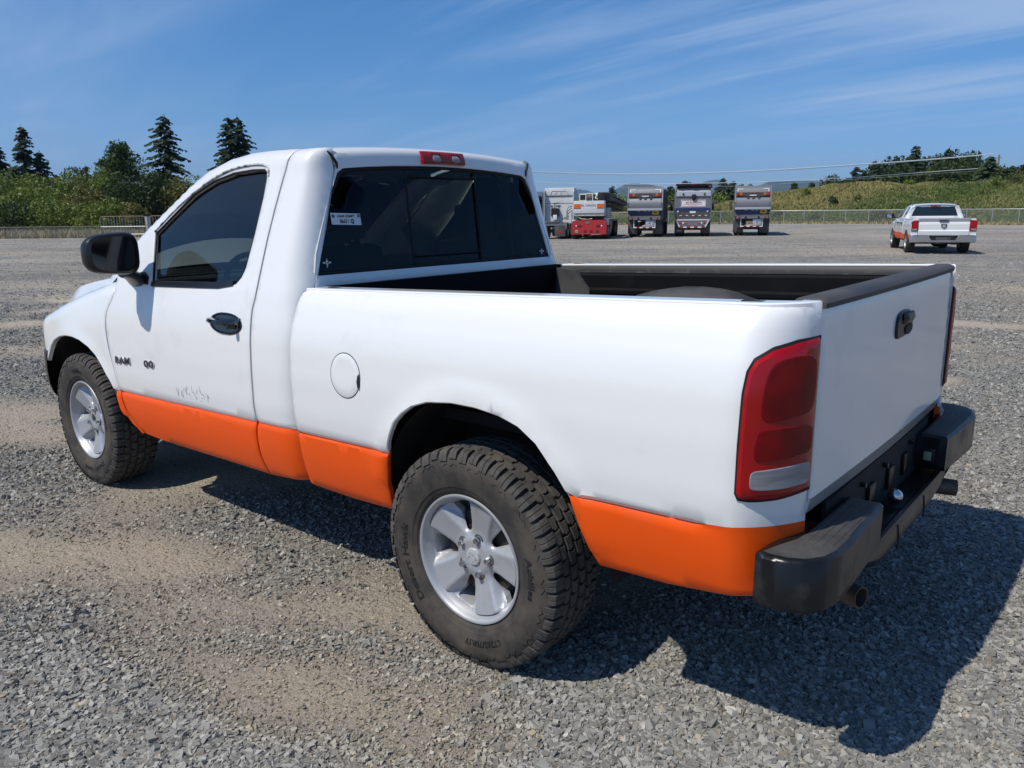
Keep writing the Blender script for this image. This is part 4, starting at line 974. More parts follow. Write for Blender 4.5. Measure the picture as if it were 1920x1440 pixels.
def stones():
    R = np.random.default_rng(4)
    f = np.array([_fh.x, _fh.y]); r = np.array([_rh.x, _rh.y])
    NS = 355000
    # even per screen area up close, thinner with distance
    d = 1.75+(R.random(NS)**1.9)*15; lat = (R.random(NS)*2-1)*.74*d
    x = CX+f[0]*d+r[0]*lat; y = CY+f[1]*d+r[1]*lat
    d2 = 15+50*R.random(40000)**1.5; l2 = (R.random(40000)*2-1)*.74*d2; x = np.concatenate([x, CX+f[0]*d2+r[0]*l2]); y = np.concatenate([y, CY+f[1]*d2+r[1]*l2]); d = np.concatenate([d, d2])
    no = 90000; xo = 1+(R.random(no)*2-1)*8.5; yo = .6+(R.random(no)*2-1)*7; do = (xo-CX)*f[0]+(yo-CY)*f[1]; lo = np.abs((xo-CX)*r[0]+(yo-CY)*r[1]); out = ((lo > .74*do) | (do < 1.75)) & (R.random(no) < np.exp(-(np.hypot(xo-CX, yo-CY)/5.5)**2)*1.0+.12)
    x = np.concatenate([x, xo[out]]); y = np.concatenate([y, yo[out]]); d = np.concatenate([d, np.full(out.sum(), 5.5)])
    di = dirtf(x, y); NS = len(x); fr = (np.arange(NS) >= 355000) & (np.arange(NS) < 395000); keep = R.random(NS) < np.clip(1.02-di*.88, .13, 1)*np.where(fr, 1, np.clip((17-d)/6, .15, 1)); keep |= fr; fr = fr[keep]
    x, y, d, di = x[keep], y[keep], d[keep], di[keep]; n = len(x)
    s = (.0033+.0064*R.random(n)**1.9)*(1+.055*np.clip(d-3, 0, 12)); s *= np.where(R.random(n) < .02, 1.5, 1)*(1-.45*di); s = np.where(fr, .007+.012*R.random(n)**2, s)
    # unit stones: cube corners pushed about, 8 vertices, 12 triangles
    cube = np.array([[a, b, c] for c in (-1, 1) for b in (-1, 1) for a in (-1, 1)], float)
    V = cube[None]*(1-.30*R.random((n, 8, 1)))+R.normal(0, .27, (n, 8, 3))
    V *= np.stack([.9+.75*R.random(n), .75+.4*R.random(n), .46+.40*R.random(n)], 1)[:, None, :]
    a = R.random(n)*2*pi; t = R.normal(0, .32, n); t2 = R.normal(0, .32, n)
    def rx(V, t): c, s_ = np.cos(t)[:, None], np.sin(t)[:, None]; y_ = V[..., 1]*c-V[..., 2]*s_; z_ = V[..., 1]*s_+V[..., 2]*c; V[..., 1] = y_; V[..., 2] = z_
    rx(V, t)
    c, s_ = np.cos(t2)[:, None], np.sin(t2)[:, None]; x_ = V[..., 0]*c+V[..., 2]*s_; z_ = -V[..., 0]*s_+V[..., 2]*c; V[..., 0] = x_; V[..., 2] = z_
    c, s_ = np.cos(a)[:, None], np.sin(a)[:, None]; x_ = V[..., 0]*c-V[..., 1]*s_; y_ = V[..., 0]*s_+V[..., 1]*c; V[..., 0] = x_; V[..., 1] = y_
    V *= s[:, None, None]; V[..., 0] += x[:, None]; V[..., 1] += y[:, None]; V[..., 2] += (height(x, y)+s*(.30+.55*R.random(n)*(1-.6*di)))[:, None]
    # close stones keep all eight corners, the others are wedges with six (fewer triangles)
    cube_t = [(0, 2, 3), (0, 3, 1), (4, 5, 7), (4, 7, 6), (0, 1, 5), (0, 5, 4), (2, 6, 7), (2, 7, 3), (0, 4, 6), (0, 6, 2), (1, 3, 7), (1, 7, 5)]
    wedge_t = [(0, 2, 3), (0, 3, 1), (0, 1, 5), (0, 5, 4), (0, 4, 2), (1, 3, 5), (2, 4, 5), (2, 5, 3)]
    big = d < 2.7; ib = np.nonzero(big)[0]; iw = np.nonzero(~big)[0]
    F = np.concatenate([(np.array(cube_t)[None]+(ib*8)[:, None, None]).reshape(-1), (np.array(wedge_t)[None]+(iw*8)[:, None, None]).reshape(-1)]).astype('i4')
    me = bpy.data.meshes.new('gravel'); nv = n*8; nf = len(F)//3; print('gravel triangles', nf)
    me.vertices.add(nv); me.vertices.foreach_set('co', V.reshape(-1).astype('f4')); me.loops.add(nf*3); me.loops.foreach_set('vertex_index', F)
    me.polygons.add(nf); me.polygons.foreach_set('loop_start', np.arange(0, nf*3, 3, dtype='i4')); me.polygons.foreach_set('loop_total', np.full(nf, 3, 'i4'))
    g_ = R.random(n); tint = di*(.35+.65*R.random(n)); base = np.where(fr, .23, .165)+np.where(fr, .12, .20)*g_**1.4+(R.random(n) < .02)*.14*(~fr)
    col = np.stack([base*(1.03+.22*tint), base*(1+.08*tint), base*(.90-.14*tint), np.ones(n)], 1)
    col[:, :3] = np.where((R.random(n) < .03)[:, None], col[:, :3]*np.array([1.15, 1.02, .85]), col[:, :3])
    at = me.attributes.new('tone', 'FLOAT_COLOR', 'POINT'); at.data.foreach_set('color', np.repeat(col, 8, 0).reshape(-1).astype('f4'))
    m = bpy.data.materials.new('crushed_stone'); m.use_nodes = True; nt = m.node_tree; p = nt.nodes['Principled BSDF']; p.inputs['Roughness'].default_value = .9; p.inputs['Specular IOR Level'].default_value = .2
    q = nt.nodes.new('ShaderNodeAttribute'); q.attribute_name = 'tone'; nt.links.new(q.outputs['Color'], p.inputs['Base Color']); me.materials.append(m)
    me.polygons.foreach_set('use_smooth', np.zeros(nf, dtype=bool)); me.update(calc_edges=True); o = link('gravel', me); tag(o, kind='stuff', cat='gravel', label='loose crushed grey stone covering the yard around the truck'); return n
NSTONE = stones(); print('stones', NSTONE)
# ================================================================ VEHICLES ACROSS THE YARD
HD = (gp(1310, 50)-Vector((CX, CY, 0))).normalized(); HRZ = atan2(HD.y, HD.x)
m_steelb = mat('worn_grey_steel', (.20, .205, .22), .42, metal=.35, dirt=(.13, .13, .135), dlo=.45, dhi=.8, dscale=1.2)
m_steeld = mat('dark_steel', (.075, .075, .078), .6, dirt=(.04, .037, .033), dlo=.45, dhi=.7, dscale=2)
m_blue = mat('navy_band', (.018, .035, .11), .45)
m_wp = mat('truck_white', (.62, .63, .63), .4, dirt=(.42, .41, .38), dlo=.5, dhi=.8, dscale=1.5)
m_cr = mat('crane_red', (.42, .022, .025), .45, dirt=(.20, .02, .02), dlo=.5, dhi=.8, dscale=1.6)
m_or = mat('marking_orange', (.66, .12, .012), .5)
m_yel = mat('sign_yellow', (.62, .36, .02), .5)
m_tw = mat('tail_red', (.33, .015, .012), .2, coat=.4); m_amb = mat('tail_amber', (.42, .12, .01), .2, coat=.6)
m_tyf = mat('truck_tyre', (.022, .021, .020), .85, dirt=(.05, .045, .038), dlo=.4, dhi=.7, dscale=5)
m_gl = mat('dark_vehicle_glass', (.010, .014, .018), .06, coat=.3)
m_rimf = mat('truck_rim', (.45, .45, .44), .4, metal=.5)
m_alu = mat('aluminium_sheet', (.50, .51, .52), .38, metal=.4)
def part(name, m, parent, fn, smooth=30):
    b = MB(); fn(b); return b.build(name, m, parent, smooth=smooth)
def twheel(parent, x, y, r=.5, w=.28, name='wheel'):
    e = empty(name, (x, y, r), parent=parent); s = 1 if y > 0 else -1
    key = ('tw', r, w)
    if key not in MCACHE:
        b = MB(); b.lathe([(r*.58, w*.45), (r*.75, w*.5), (r*.92, w*.48), (r*.98, w*.40), (r, w*.3), (r, -w*.3), (r*.98, -w*.4), (r*.9, -w*.5), (r*.58, -w*.45)], 28)
        c = MB(); c.lathe([(r*.58, w*.45), (r*.55, w*.46), (r*.50, w*.30), (r*.30, w*.22), (r*.28, w*.42), (0, w*.44)], 20); c.lathe([(r*.57, -w*.45), (r*.3, -w*.2), (0, -w*.2)], 20)
        MCACHE[key] = (b.mesh('truck_tyre', m_tyf), c.mesh('truck_rim', m_rimf))
    a = link('tyre', MCACHE[key][0], e); c = link('rim', MCACHE[key][1], e)
    if s < 0: e.rotation_euler = (0, 0, pi)
    return e
MCACHE = {}
def vtext(name, txt, size, m, parent, x, y, z, sx=1, bold=.002):
    """lettering that stands on a rear face: reads left to right when seen from behind"""
    return lettering(name, txt, size, m, parent, lambda a, b_, c: (x-abs(c), y-a, z+b_), .004, bold, sx=sx)
def chassis(t, L=8.3, wide=2.3):
    part('chassis_frame', m_steeld, t, lambda b: (b.box(.3, L, .36, .46, .75, 1.0), b.box(.3, L, -.46, -.36, .75, 1.0), b.box(1.1, 1.3, -.9, .9, .42, .62), b.box(2.4, 2.6, -.9, .9, .42, .62)))
    for x in (1.2, 2.5):
        for s in (-1, 1):
            for k in (0, 1): twheel(t, x, s*(wide/2-.16-.32*k))
    for s in (-1, 1): twheel(t, L-1.3, s*(wide/2-.18), .5, .3)
    for s in (-1, 1):
        part('mud_flap', m_steeld, t, lambda b: b.bbox(.55, .57, min(s*(wide/2-.62), s*(wide/2+.02)), max(s*(wide/2-.62), s*(wide/2+.02)), .22, 1.15, .005))
def truck_cab(t, x0, col, wide=2.3, h=2.75):
    c = empty('truck_cab', parent=t)
    part('cab_shell', col, c, lambda b: b.prism([(x0, .9), (x0+1.9, .9), (x0+1.95, 1.6), (x0+1.7, h), (x0, h)], -wide/2+.08, wide/2-.08))
    for s in (-1, 1):
        part('side_window', m_gl, c, lambda b: b.prism([(x0+.5, 1.75), (x0+1.65, 1.75), (x0+1.5, h-.2), (x0+.5, h-.2)], s*(wide/2-.08), s*(wide/2-.06)))
        m = empty('mirror', parent=c); part('mirror_head', m_steeld, m, lambda b: b.bbox(x0+1.75, x0+1.9, min(s*(wide/2+.10), s*(wide/2+.30)), max(s*(wide/2+.10), s*(wide/2+.30)), 1.75, 2.45, .03))
        part('mirror_arm', m_steeld, m, lambda b: (b.tube([(x0+1.8, s*(wide/2-.1), 2.35), (x0+1.82, s*(wide/2+.15), 2.38)], .03, 5), b.tube([(x0+1.8, s*(wide/2-.1), 1.85), (x0+1.82, s*(wide/2+.15), 1.82)], .03, 5)))
    return c
def refuse(pos, rz, label, yaw_extra=0, W_=2.28, flap_torn=False):
    t = empty('refuse_truck', pos, rz+yaw_extra, label, 'refuse truck', 'refuse trucks parked in the far row')
    chassis(t, 8.6, W_); truck_cab(t, 6.9, m_wp, W_)
    w = W_/2
    part('hopper_body', m_steeld, t, lambda b: b.box(.9, 6.7, -w+.06, w-.06, 1.15, 3.26))
    part('body_side_rib', m_steelb, t, lambda b: [b.box(x, x+.10, s*(w-.03)-.03, s*(w-.03)+.03, 1.15, 3.28) for x in (.95,) for s in (-1,)])
    for x in (2.1, 3.2, 4.3, 5.4, 6.5):
        for s in (-1, 1): part('body_rib', m_steelb, t, lambda b: b.box(x, x+.12, s*(w-.03)-.03, s*(w-.03)+.03, 1.15, 3.28))
    tg_ = empty('tailgate', parent=t)
    up = [(.62, 3.36), (.48, 3.34), (.30, 3.10), (.22, 2.86), (.20, 2.66)]
    lo = [(.16, 2.62), (.02, 2.45), (-.06, 2.20), (-.06, 2.02), (-.02, 1.90)]
    def shell(b, pr, y0, y1):
        b.grid([[(x, y, z) for x, z in pr]+[(pr[-1][0]+.25, y, pr[-1][1])] for y in (y0, y1)]); 
    part('upper_panel', m_steelb, tg_, lambda b: shell(b, up, -w+.05, w-.05), 60); part('lower_panel', m_steelb, tg_, lambda b: shell(b, lo, -w+.06, w-.06), 60)
    part('tailgate_core', m_steeld, tg_, lambda b: b.prism([(.9, 3.3), (.5, 3.3), (.26, 2.7), (.10, 2.4), (.06, 1.9), (.3, 1.4), (.9, 1.2)], -w+.07, w-.07))
    for s in (-1, 1):
        part('tailgate_edge', m_steelb, tg_, lambda b: b.prism([(.62, 3.38), (.44, 3.38), (.20, 2.9), (.12, 2.62), (-.08, 2.3), (-.08, 1.86), (.7, 1.6)], s*w-.035, s*w+.035))
        part('marker_stripe', m_white_p, tg_, lambda b: (b.add([(.28, s*(w-.12), 3.13), (.28, s*(w-.50), 3.13), (.30, s*(w-.50), 3.17), (.30, s*(w-.12), 3.17)], [(0, 1, 2, 3)]), b.add([(.295, s*(w-.12), 3.13), (.295, s*(w-.17), 3.13), (.24, s*(w-.17), 2.98), (.24, s*(w-.12), 2.98)], [(0, 1, 2, 3)])))
        for k, mm in ((0, m_tw), (1, m_amb)): part('tail_lamp', mm, tg_, lambda b: b.lathe([(0, -.05), (.10, -.045), (.115, 0)], 14, 'x', (.19, s*(w-.16-.21*k), 2.80)))
    part('lamp_bar', m_steeld, tg_, lambda b: b.box(.155, .23, -w+.05, w-.05, 2.70, 2.90) if False else b.box(.19, .23, -w+.05, w-.05, 2.68, 2.92))
    for y in (-.14, 0, .14): part('marker_lamp', m_tw, tg_, lambda b: b.bbox(.16, .20, y-.04, y+.04, 2.83, 2.89, .01))
    part('number_strip', m_white_p, tg_, lambda b: b.box(.165, .185, -.23, .23, 2.69, 2.76))
    part('ledge', m_seam, tg_, lambda b: b.box(.10, .22, -w+.06, w-.06, 2.60, 2.66))
    for y in (-.38, 0, .34): part('hinge', m_steeld, tg_, lambda b: b.bbox(.0, .12, y-.06, y+.06, 2.50, 2.64, .01))
    part('sill_bar', m_alu, tg_, lambda b: b.bbox(-.14, .02, -w-.02, w+.02, 1.78, 1.92, .02))
    part('blue_band', m_blue, t, lambda b: b.box(.05, .12, -w+.05, w-.05, 1.50, 1.78))
    part('warning_plate', m_yel, t, lambda b: b.box(.03, .055, -w+.22, -w+.64, 1.51, 1.77)); part('warning_figure', m_seam, t, lambda b: b.add([(.028, -w+.30+p*.26, 1.55+q*.18) for p, q in ((0, .3), (.3, .7), (.7, .9), (1, .8), (.7, .5), (.9, .1), (.5, .35))], [tuple(range(7))]))
    for y in (-.28, .0, .42): part('marker_lamp', m_white_p, t, lambda b: b.box(.03, .055, y-.07, y+.07, 1.72, 1.75))
    part('lower_box', m_steeld, t, lambda b: b.prism([(.08, 1.50), (.02, 1.36), (.10, 1.16), (.6, 1.10), (.6, 1.5)], -w+.04, w-.04))
    part('lamp_shelf', m_steelb, t, lambda b: b.box(-.02, .10, -w+.1, w-.1, 1.18, 1.34))
    for y in (-.85, -.42, .42, .85): part('round_lamp', m_tw if abs(y) > .6 else m_seam, t, lambda b: b.lathe([(0, -.03), (.065, -.025), (.075, 0)], 12, 'x', (-.025, y, 1.26)))
    part('underride_bar', m_wp, t, lambda b: (b.box(.10, .18, -.72, -.66, .66, 1.16), b.box(.10, .18, .70, .76, .66, 1.16)))
    for k in range(7): part('reflector_stripe', m_tw if k % 2 else m_white_p, t, lambda b: b.box(.09, .19, -.72+k*.211, -.72+(k+1)*.211, .62, .70))
    part('tool_box', m_alu, t, lambda b: b.bbox(.06, .5, -.62, -.06, .72, 1.14, .02)); part('latch', m_steeld, t, lambda b: b.box(.045, .065, -.38, -.28, .92, .98))
    if flap_torn: part('torn_flap', m_steeld, t, lambda b: b.add([(.3, w+.02, 1.25), (.3, w-.25, 1.2), (.25, w-.72, .75), (.3, w-.60, .62), (.35, w+.05, .55)], [(0, 1, 2, 3, 4)]))
    return t
D0 = 54.5
p1_ = gp(1209, D0-.4); refuse(p1_, HRZ, 'grey refuse truck with a plain steel tailgate beside the red and white crane', radians(-1.0))
p2_ = gp(1411, D0+.1); refuse(p2_, HRZ, 'grey refuse truck at the right end of the row, nearest the grassy bank', radians(-1.5), 2.30, True)
def caution_truck(pos, rz):
    t = empty('refuse_truck', pos, rz, 'grey refuse truck with a red and white CAUTION board on its tailgate', 'refuse truck', 'refuse trucks parked in the far row'); w = 1.19
    chassis(t, 8.8, 2.36); truck_cab(t, 7.1, m_steeld, 2.5)
    part('hopper_body', m_steeld, t, lambda b: b.box(.8, 6.9, -w+.06, w-.06, 1.15, 3.35))
    tg_ = empty('tailgate', parent=t)
    for s in (-1, 1): part('tailgate_edge', m_steelb, tg_, lambda b: b.prism([(.9, 3.45), (.30, 3.45), (.02, 3.1), (.02, 1.3), (.9, 1.3)], s*w-.05, s*w+.05))
    part('roof_lip', m_steeld, tg_, lambda b: b.prism([(.0, 3.42), (-.06, 3.52), (.9, 3.56), (.9, 3.40)], -w+.02, w-.02))
    for y in (-.9, -.12, 0, .12, .9): part('marker_lamp', m_tw, tg_, lambda b: b.bbox(-.08, -.02, y-.05, y+.05, 3.44, 3.50, .01))
    part('recess', m_seam, tg_, lambda b: b.box(.30, .34, -w+.2, w-.1, 3.18, 3.42))
    part('upper_panel', m_alu, tg_, lambda b: b.prism([(.30, 3.22), (.04, 2.98), (.02, 2.70), (.4, 2.70), (.4, 3.22)], -w+.05, w-.05))
    part('ledge', m_steeld, tg_, lambda b: b.box(-.04, .06, -w+.08, w-.04, 2.64, 2.71))
    for y in (-.73, .67): part('lug', m_steeld, tg_, lambda b: b.bbox(-.04, .02, y-.05, y+.05, 2.76, 2.92, .01))
    part('hinge_box', m_seam, tg_, lambda b: (b.bbox(-.14, .0, -.18, .10, 2.52, 2.82, .03), b.box(-.1, 0, -.12, .04, 2.40, 2.54)))
    part('middle_panel', m_steelb, tg_, lambda b: b.box(.0, .3, -w+.05, w-.05, 1.90, 2.64))
    cb = empty('caution_board', parent=tg_)
    y0, y1, z0, z1 = -.86, .80, 1.97, 2.47
    part('board', m_white_p, cb, lambda b: b.box(-.02, -.004, y0, y1, z0, z1))
    n = 19
    for k in range(n):
        a = y0+(y1-y0)*k/n; c = a+(y1-y0)/n*.5
        for zz in (z0, z1-.08): part('stripe', m_tw, cb, lambda b: b.add([(-.024, a, zz), (-.024, c, zz), (-.024, min(c-.05, y1), zz+.08), (-.024, max(a-.05, y0), zz+.08)], [(0, 1, 2, 3)]))
    for k in range(4):
        z = z0+.08+(z1-z0-.16)*k/4
        for ya, yb_ in ((y0, y0+.06), (y1-.06, y1)): part('stripe', m_tw, cb, lambda b: b.add([(-.024, ya, z), (-.024, yb_, z+.02), (-.024, yb_, z+.06), (-.024, ya, z+.04)], [(0, 1, 2, 3)]))
    vtext('lettering', 'CAUTION', .19, m_tw, cb, -.026, -.09, 2.28, 1.1); 
    part('triangle', m_tw, cb, lambda b: b.add([(-.026, .50, 2.22), (-.026, .36, 2.22), (-.026, .43, 2.35)], [(0, 1, 2)]))
    part('small_print', m_tw, cb, lambda b: [b.box(-.026, -.020, -.62, .62, 2.14, 2.155), b.box(-.026, -.020, -.30, .30, 2.09, 2.10)])
    part('blue_band', m_blue, tg_, lambda b: b.box(-.015, .2, -w+.04, w-.04, 1.72, 1.92))
    part('lower_panel', m_steeld, tg_, lambda b: b.box(.0, .3, -w+.05, w-.05, 1.16, 1.72))
    part('number_plate', m_white_p, tg_, lambda b: b.box(-.02, 0, -.19, .20, 1.58, 1.71))
    for s in (-1, 1): part('round_lamp', m_white_p, tg_, lambda b: b.lathe([(0, -.04), (.05, -.03), (.055, 0)], 10, 'x', (-.01, s*.98, 1.69)))
    for k in range(5): part('reflector_stripe', m_white_p, tg_, lambda b: b.box(-.02, -.002, -.88+k*.42-.08, -.88+k*.42+.08, 1.40, 1.44))
    for k in range(4): part('reflector_stripe', m_tw, tg_, lambda b: b.box(-.02, -.002, -.67+k*.42-.09, -.67+k*.42+.09, 1.40, 1.44))
    fr = empty('lamp_frame', parent=t)
    part('frame_face', m_steelb, fr, lambda b: b.prism([(-w+.06, 1.14), (w-.06, 1.14), (w-.32, .74), (-w+.32, .74)], -.02, .06, 'x'))
    for s in (-1, 1): part('frame_side', m_wp, fr, lambda b: b.prism([(s*(w-.02), 1.16), (s*(w-.12), 1.16), (s*(w-.40), .66), (s*(w-.30), .64)], -.05, .05, 'x'))
    part('frame_top', m_wp, fr, lambda b: b.box(-.05, .05, -w+.03, w-.03, 1.09, 1.17))
    for k in range(7): part('reflector_stripe', m_white_p if k % 2 else m_tw, fr, lambda b: b.box(-.07, .03, -w+.34+k*.243, -w+.34+(k+1)*.243, .60, .68))
    for s in (-1, 1):
        for y, mm in ((.90, m_tw), (.78, m_tw), (.62, m_white_p), (.50, m_amb), (.38, m_amb)): part('lamp', mm, fr, lambda b: b.lathe([(0, -.03), (.055, -.025), (.06, 0)], 10, 'x', (-.025, s*y, .92)))
    part('lower_bar', m_steeld, fr, lambda b: b.box(-.03, .05, -w+.3, w-.3, .68, .74))
    for s in (-1, 1): part('flap_badge', m_white_p, t, lambda b: [b.box(.535, .549, s*.85-.14+k*.09, s*.85-.14+k*.09+.06, .36, .43) for k in range(4)]) if s > 0 else None
    return t
p3_ = gp(1299, D0); caution_truck(p3_, HRZ)
def tractor(pos, rz):
    t = empty('semi_tractor', pos, rz, 'white semi truck tractor with a tall sleeper cab left of the crane', 'truck'); w = 1.02
    part('chassis_frame', m_steeld, t, lambda b: (b.box(.1, 6.5, .36, .46, .72, .95), b.box(.1, 6.5, -.46, -.36, .72, .95), b.box(.7, .9, -.8, .8, .4, .6), b.box(2.0, 2.2, -.8, .8, .4, .6)))
    for x in (.8, 2.1):
        for s in (-1, 1):
            for k in (0, 1): twheel(t, x, s*(w-.12-.30*k), .5, .26)
    for s in (-1, 1): twheel(t, 6.3, s*(w-.15), .5, .28)
    c = empty('sleeper_cab', parent=t)
    part('cab_back', m_wp, c, lambda b: b.prism([(3.3, .95), (3.3, 3.32), (4.6, 3.42), (5.4, 2.9), (5.4, 1.0)], -w+.06, w-.06))
    part('roof_fairing', m_wp, c, lambda b: b.bbox(3.22, 3.34, -w, w, 2.86, 3.36, .03))
    for y0, z0, y1, z1 in ((-.62, 2.90, -.50, 3.14), (-.50, 3.14, .50, 3.18), (.50, 3.18, .62, 2.92), (-.12, 2.92, -.12, 3.12), (.30, 2.92, .16, 3.12)):
        part('moulding', m_alu, c, lambda b: b.tube([(3.215, y0, z0), (3.215, y1, z1)], .022, 5))
    for s in (-1, 1):
        part('side_extender', m_alu if s > 0 else m_wp, c, lambda b: b.prism([(2.95, 1.0), (2.95, 3.1), (3.3, 3.3), (3.3, 1.0)], s*w-.03, s*w+.03))
        part('exhaust_stack', m_steeld, c, lambda b: b.tube([(3.1, s*(w+.1), 1.0), (3.1, s*(w+.1), 3.0)], .07, 8)) if s > 0 else None
    part('panel_seam', m_steeld, c, lambda b: b.box(3.285, 3.3, -w+.1, w-.1, 2.33, 2.35)); part('panel_seam', m_steeld, c, lambda b: b.box(3.285, 3.3, -w+.1, w-.1, 2.80, 2.83))
    part('equipment_rack', m_seam, t, lambda b: (b.box(3.05, 3.28, .02, .55, 1.45, 2.0), b.tube([(3.2, .35, 1.95), (3.2, .35, 2.35), (3.2, 0, 2.35)], .03, 5)))
    part('equipment_cover', m_white_p, t, lambda b: b.bbox(3.0, 3.1, .12, .40, 1.2, 1.55, .03))
    for k in range(3):
        part('air_hose', m_seam, t, lambda b: b.tube([(3.2, -.9, 2.15-.15*k), (3.1, -.66, 2.05-.2*k), (3.0, -.55, 1.75-.2*k), (3.1, -.7, 1.45-.1*k), (2.9, -.1-.2*k, 1.25)], .022, 5))
    for y in (.55, .05): part('work_lamp', m_steeld, t, lambda b: b.lathe([(0, -.03), (.06, -.02), (.07, .03)], 10, 'x', (3.27, y, 2.15)))
    part('deck_plate', m_steeld, t, lambda b: (b.box(.1, 3.2, -.7, .7, .95, 1.0), b.bbox(.6, 1.6, -.45, .45, 1.0, 1.14, .03)))
    for s in (-1, 1):
        part('mud_flap', m_steeld, t, lambda b: b.bbox(.02, .05, min(s*.25, s*.95), max(s*.25, s*.95), .18, .92, .01))
        part('quarter_fender', m_steeld, t, lambda b: b.lathe([(.58, .30), (.58, -.25)], 12, 'y', (.8, s*.75, .5), (radians(60), radians(180)))) 
        part('flap_badge', m_tw, t, lambda b: b.add([(.015, s*.60+.20*cos(a), .48+.085*sin(a)) for a in np.linspace(0, 2*pi, 15)[:-1]], [tuple(range(14))]))
    part('cross_bar', m_steelb, t, lambda b: b.box(.0, .08, -.95, .95, .88, .96))
    return t
p4_ = gp(1033, 52.5); tractor(p4_, HRZ)
def crane(pos, rz):
    t = empty('mobile_crane', pos, rz, 'red and white mobile crane with a folded lattice boom in the far row', 'crane'); w = 1.12
    cr = empty('carrier', parent=t)
    part('rear_panel', m_cr, cr, lambda b: b.prism([(-w, .32), (w, .32), (w+.02, 1.0), (w-.12, 1.20), (-w+.10, 1.24), (-w-.02, 1.0)], 0, .5, 'x'))
    part('carrier_body', m_cr, cr, lambda b: b.box(.5, 9.5, -w+.1, w-.1, .6, 1.1))
    for y in (-.55, -.15, .25, .8):
        for z in (.47, .56): part('step_slot', m_white_p if y > .7 else m_seam, cr, lambda b: b.box(-.02, .0, y-.09, y+.09, z-.015, z+.015))
    for s in (-1, 1):
        part('lamp', m_white_p, cr, lambda b: b.lathe([(0, -.03), (.045, -.02), (.05, 0)], 10, 'x', (-.005, s*.82, .86)))
        for k in (0, 1): part('lamp', m_seam, cr, lambda b: b.bbox(-.03, 0, s*.66-.05-.13*k*s, s*.66+.05-.13*k*s, .81, .90, .01))
    part('number_plate', m_steelb, cr, lambda b: b.box(-.02, 0, -.05, .22, 1.0, 1.12))
    part('deck', m_steelb, cr, lambda b: b.box(2.6, 9.2, -w-.02, w, 1.12, 1.24))
    part('corner_block', m_wp, cr, lambda b: (b.bbox(.02, .4, .85, 1.1, 1.12, 1.24, .02), b.bbox(.5, 1.2, -w-.08, -w+.12, .9, 1.35, .02)))
    for x in (.9, 2.3, 6.5, 8.0):
        for s in (-1, 1): twheel(t, x, s*(w-.16), .54, .42)
    for x in (3.3, 8.9):
        for s in (-1, 1): part('outrigger', m_wp, t, lambda b: b.bbox(x, x+.35, min(s*w, s*(w-.3)), max(s*w, s*(w-.3)), .35, 1.1, .02))
    su = empty('superstructure', parent=t)
    part('counterweight', m_wp, su, lambda b: b.bbox(-.10, .9, -.98, .98, 1.66, 2.44, .03)); part('counterweight_base', mat('aged_white', (.55, .53, .47), .5, dirt=(.30, .22, .14), dlo=.48, dhi=.7, dscale=2), su, lambda b: b.bbox(-.04, .9, -.97, .97, 1.48, 1.68, .02))
    for s in (-1, 1): part('marking_block', m_or, su, lambda b: b.box(-.115, -.101, s*.74-.22, s*.74+.22, 1.98, 2.24))
    for s in (-1, 1): part('marking_line', m_seam, su, lambda b: b.box(-.115, -.101, s*.74-.22, s*.74+.22, 1.955, 1.975))
    vtext('lettering', 'EIL CARSON', .15, m_steelb, su, -.104, .02, 2.14, 1.15)
    part('turntable', m_seam, su, lambda b: (b.box(.2, 2.4, -.75, .75, 1.22, 1.50), b.tube([(.2, .6, 1.3), (.1, .2, 1.32), (.3, -.2, 1.36)], .05, 6)))
    part('yellow_pipe', mat('pipe_cream', (.55, .47, .30), .5), su, lambda b: b.tube([(.05, .72, 1.42), (.02, .5, 1.30), (.1, .1, 1.28), (.05, -.2, 1.31)], .035, 6))
    oc = empty('operator_cab', parent=su)
    part('cab_frame', m_wp, oc, lambda b: (b.box(1.2, 2.6, .30, .78, 2.4, 2.5), b.box(1.2, 2.6, .30, .78, 2.84, 2.92), b.box(1.2, 1.26, .74, .80, 2.4, 2.9), b.box(1.2, 1.26, .30, .36, 2.4, 2.9))); part('cab_glass', m_gl, oc, lambda b: b.box(1.24, 2.55, .34, .76, 2.48, 2.86))
    part('winch_drum', m_steel, su, lambda b: (b.lathe([(.0, -.2), (.20, -.2), (.20, .2), (0, .2)], 16, 'y', (.9, .08, 2.66)),)); 
    part('winch_side', m_wp, su, lambda b: (b.box(.7, 1.2, .28, .32, 2.42, 2.9), b.box(.7, 1.2, -.16, -.12, 2.42, 2.95), b.box(.8, 1.0, -.35, .28, 2.86, 2.94)))
    part('hook_block', m_white_p, su, lambda b: (b.lathe([(0, -.06), (.13, -.05), (.13, .05), (0, .06)], 14, 'y', (.6, -.42, 2.80)), b.tube([(.6, -.42, 2.8), (.6, -.34, 2.62), (.6, -.5, 2.56)], .05, 6)))
    part('machinery', m_seam, su, lambda b: (b.bbox(.4, 1.6, -.95, -.5, 2.40, 2.90, .04), b.bbox(1.6, 3.2, -1.0, .2, 2.3, 2.85, .05), b.tube([(.6, -.6, 2.9), (1.6, -.9, 2.95), (3, -.95, 2.8)], .06, 6)))
    part('exhaust_housing', m_alu, su, lambda b: b.bbox(2.2, 3.6, -1.12, -.5, 1.35, 2.0, .06))
    bo = empty('lattice_boom', parent=t)
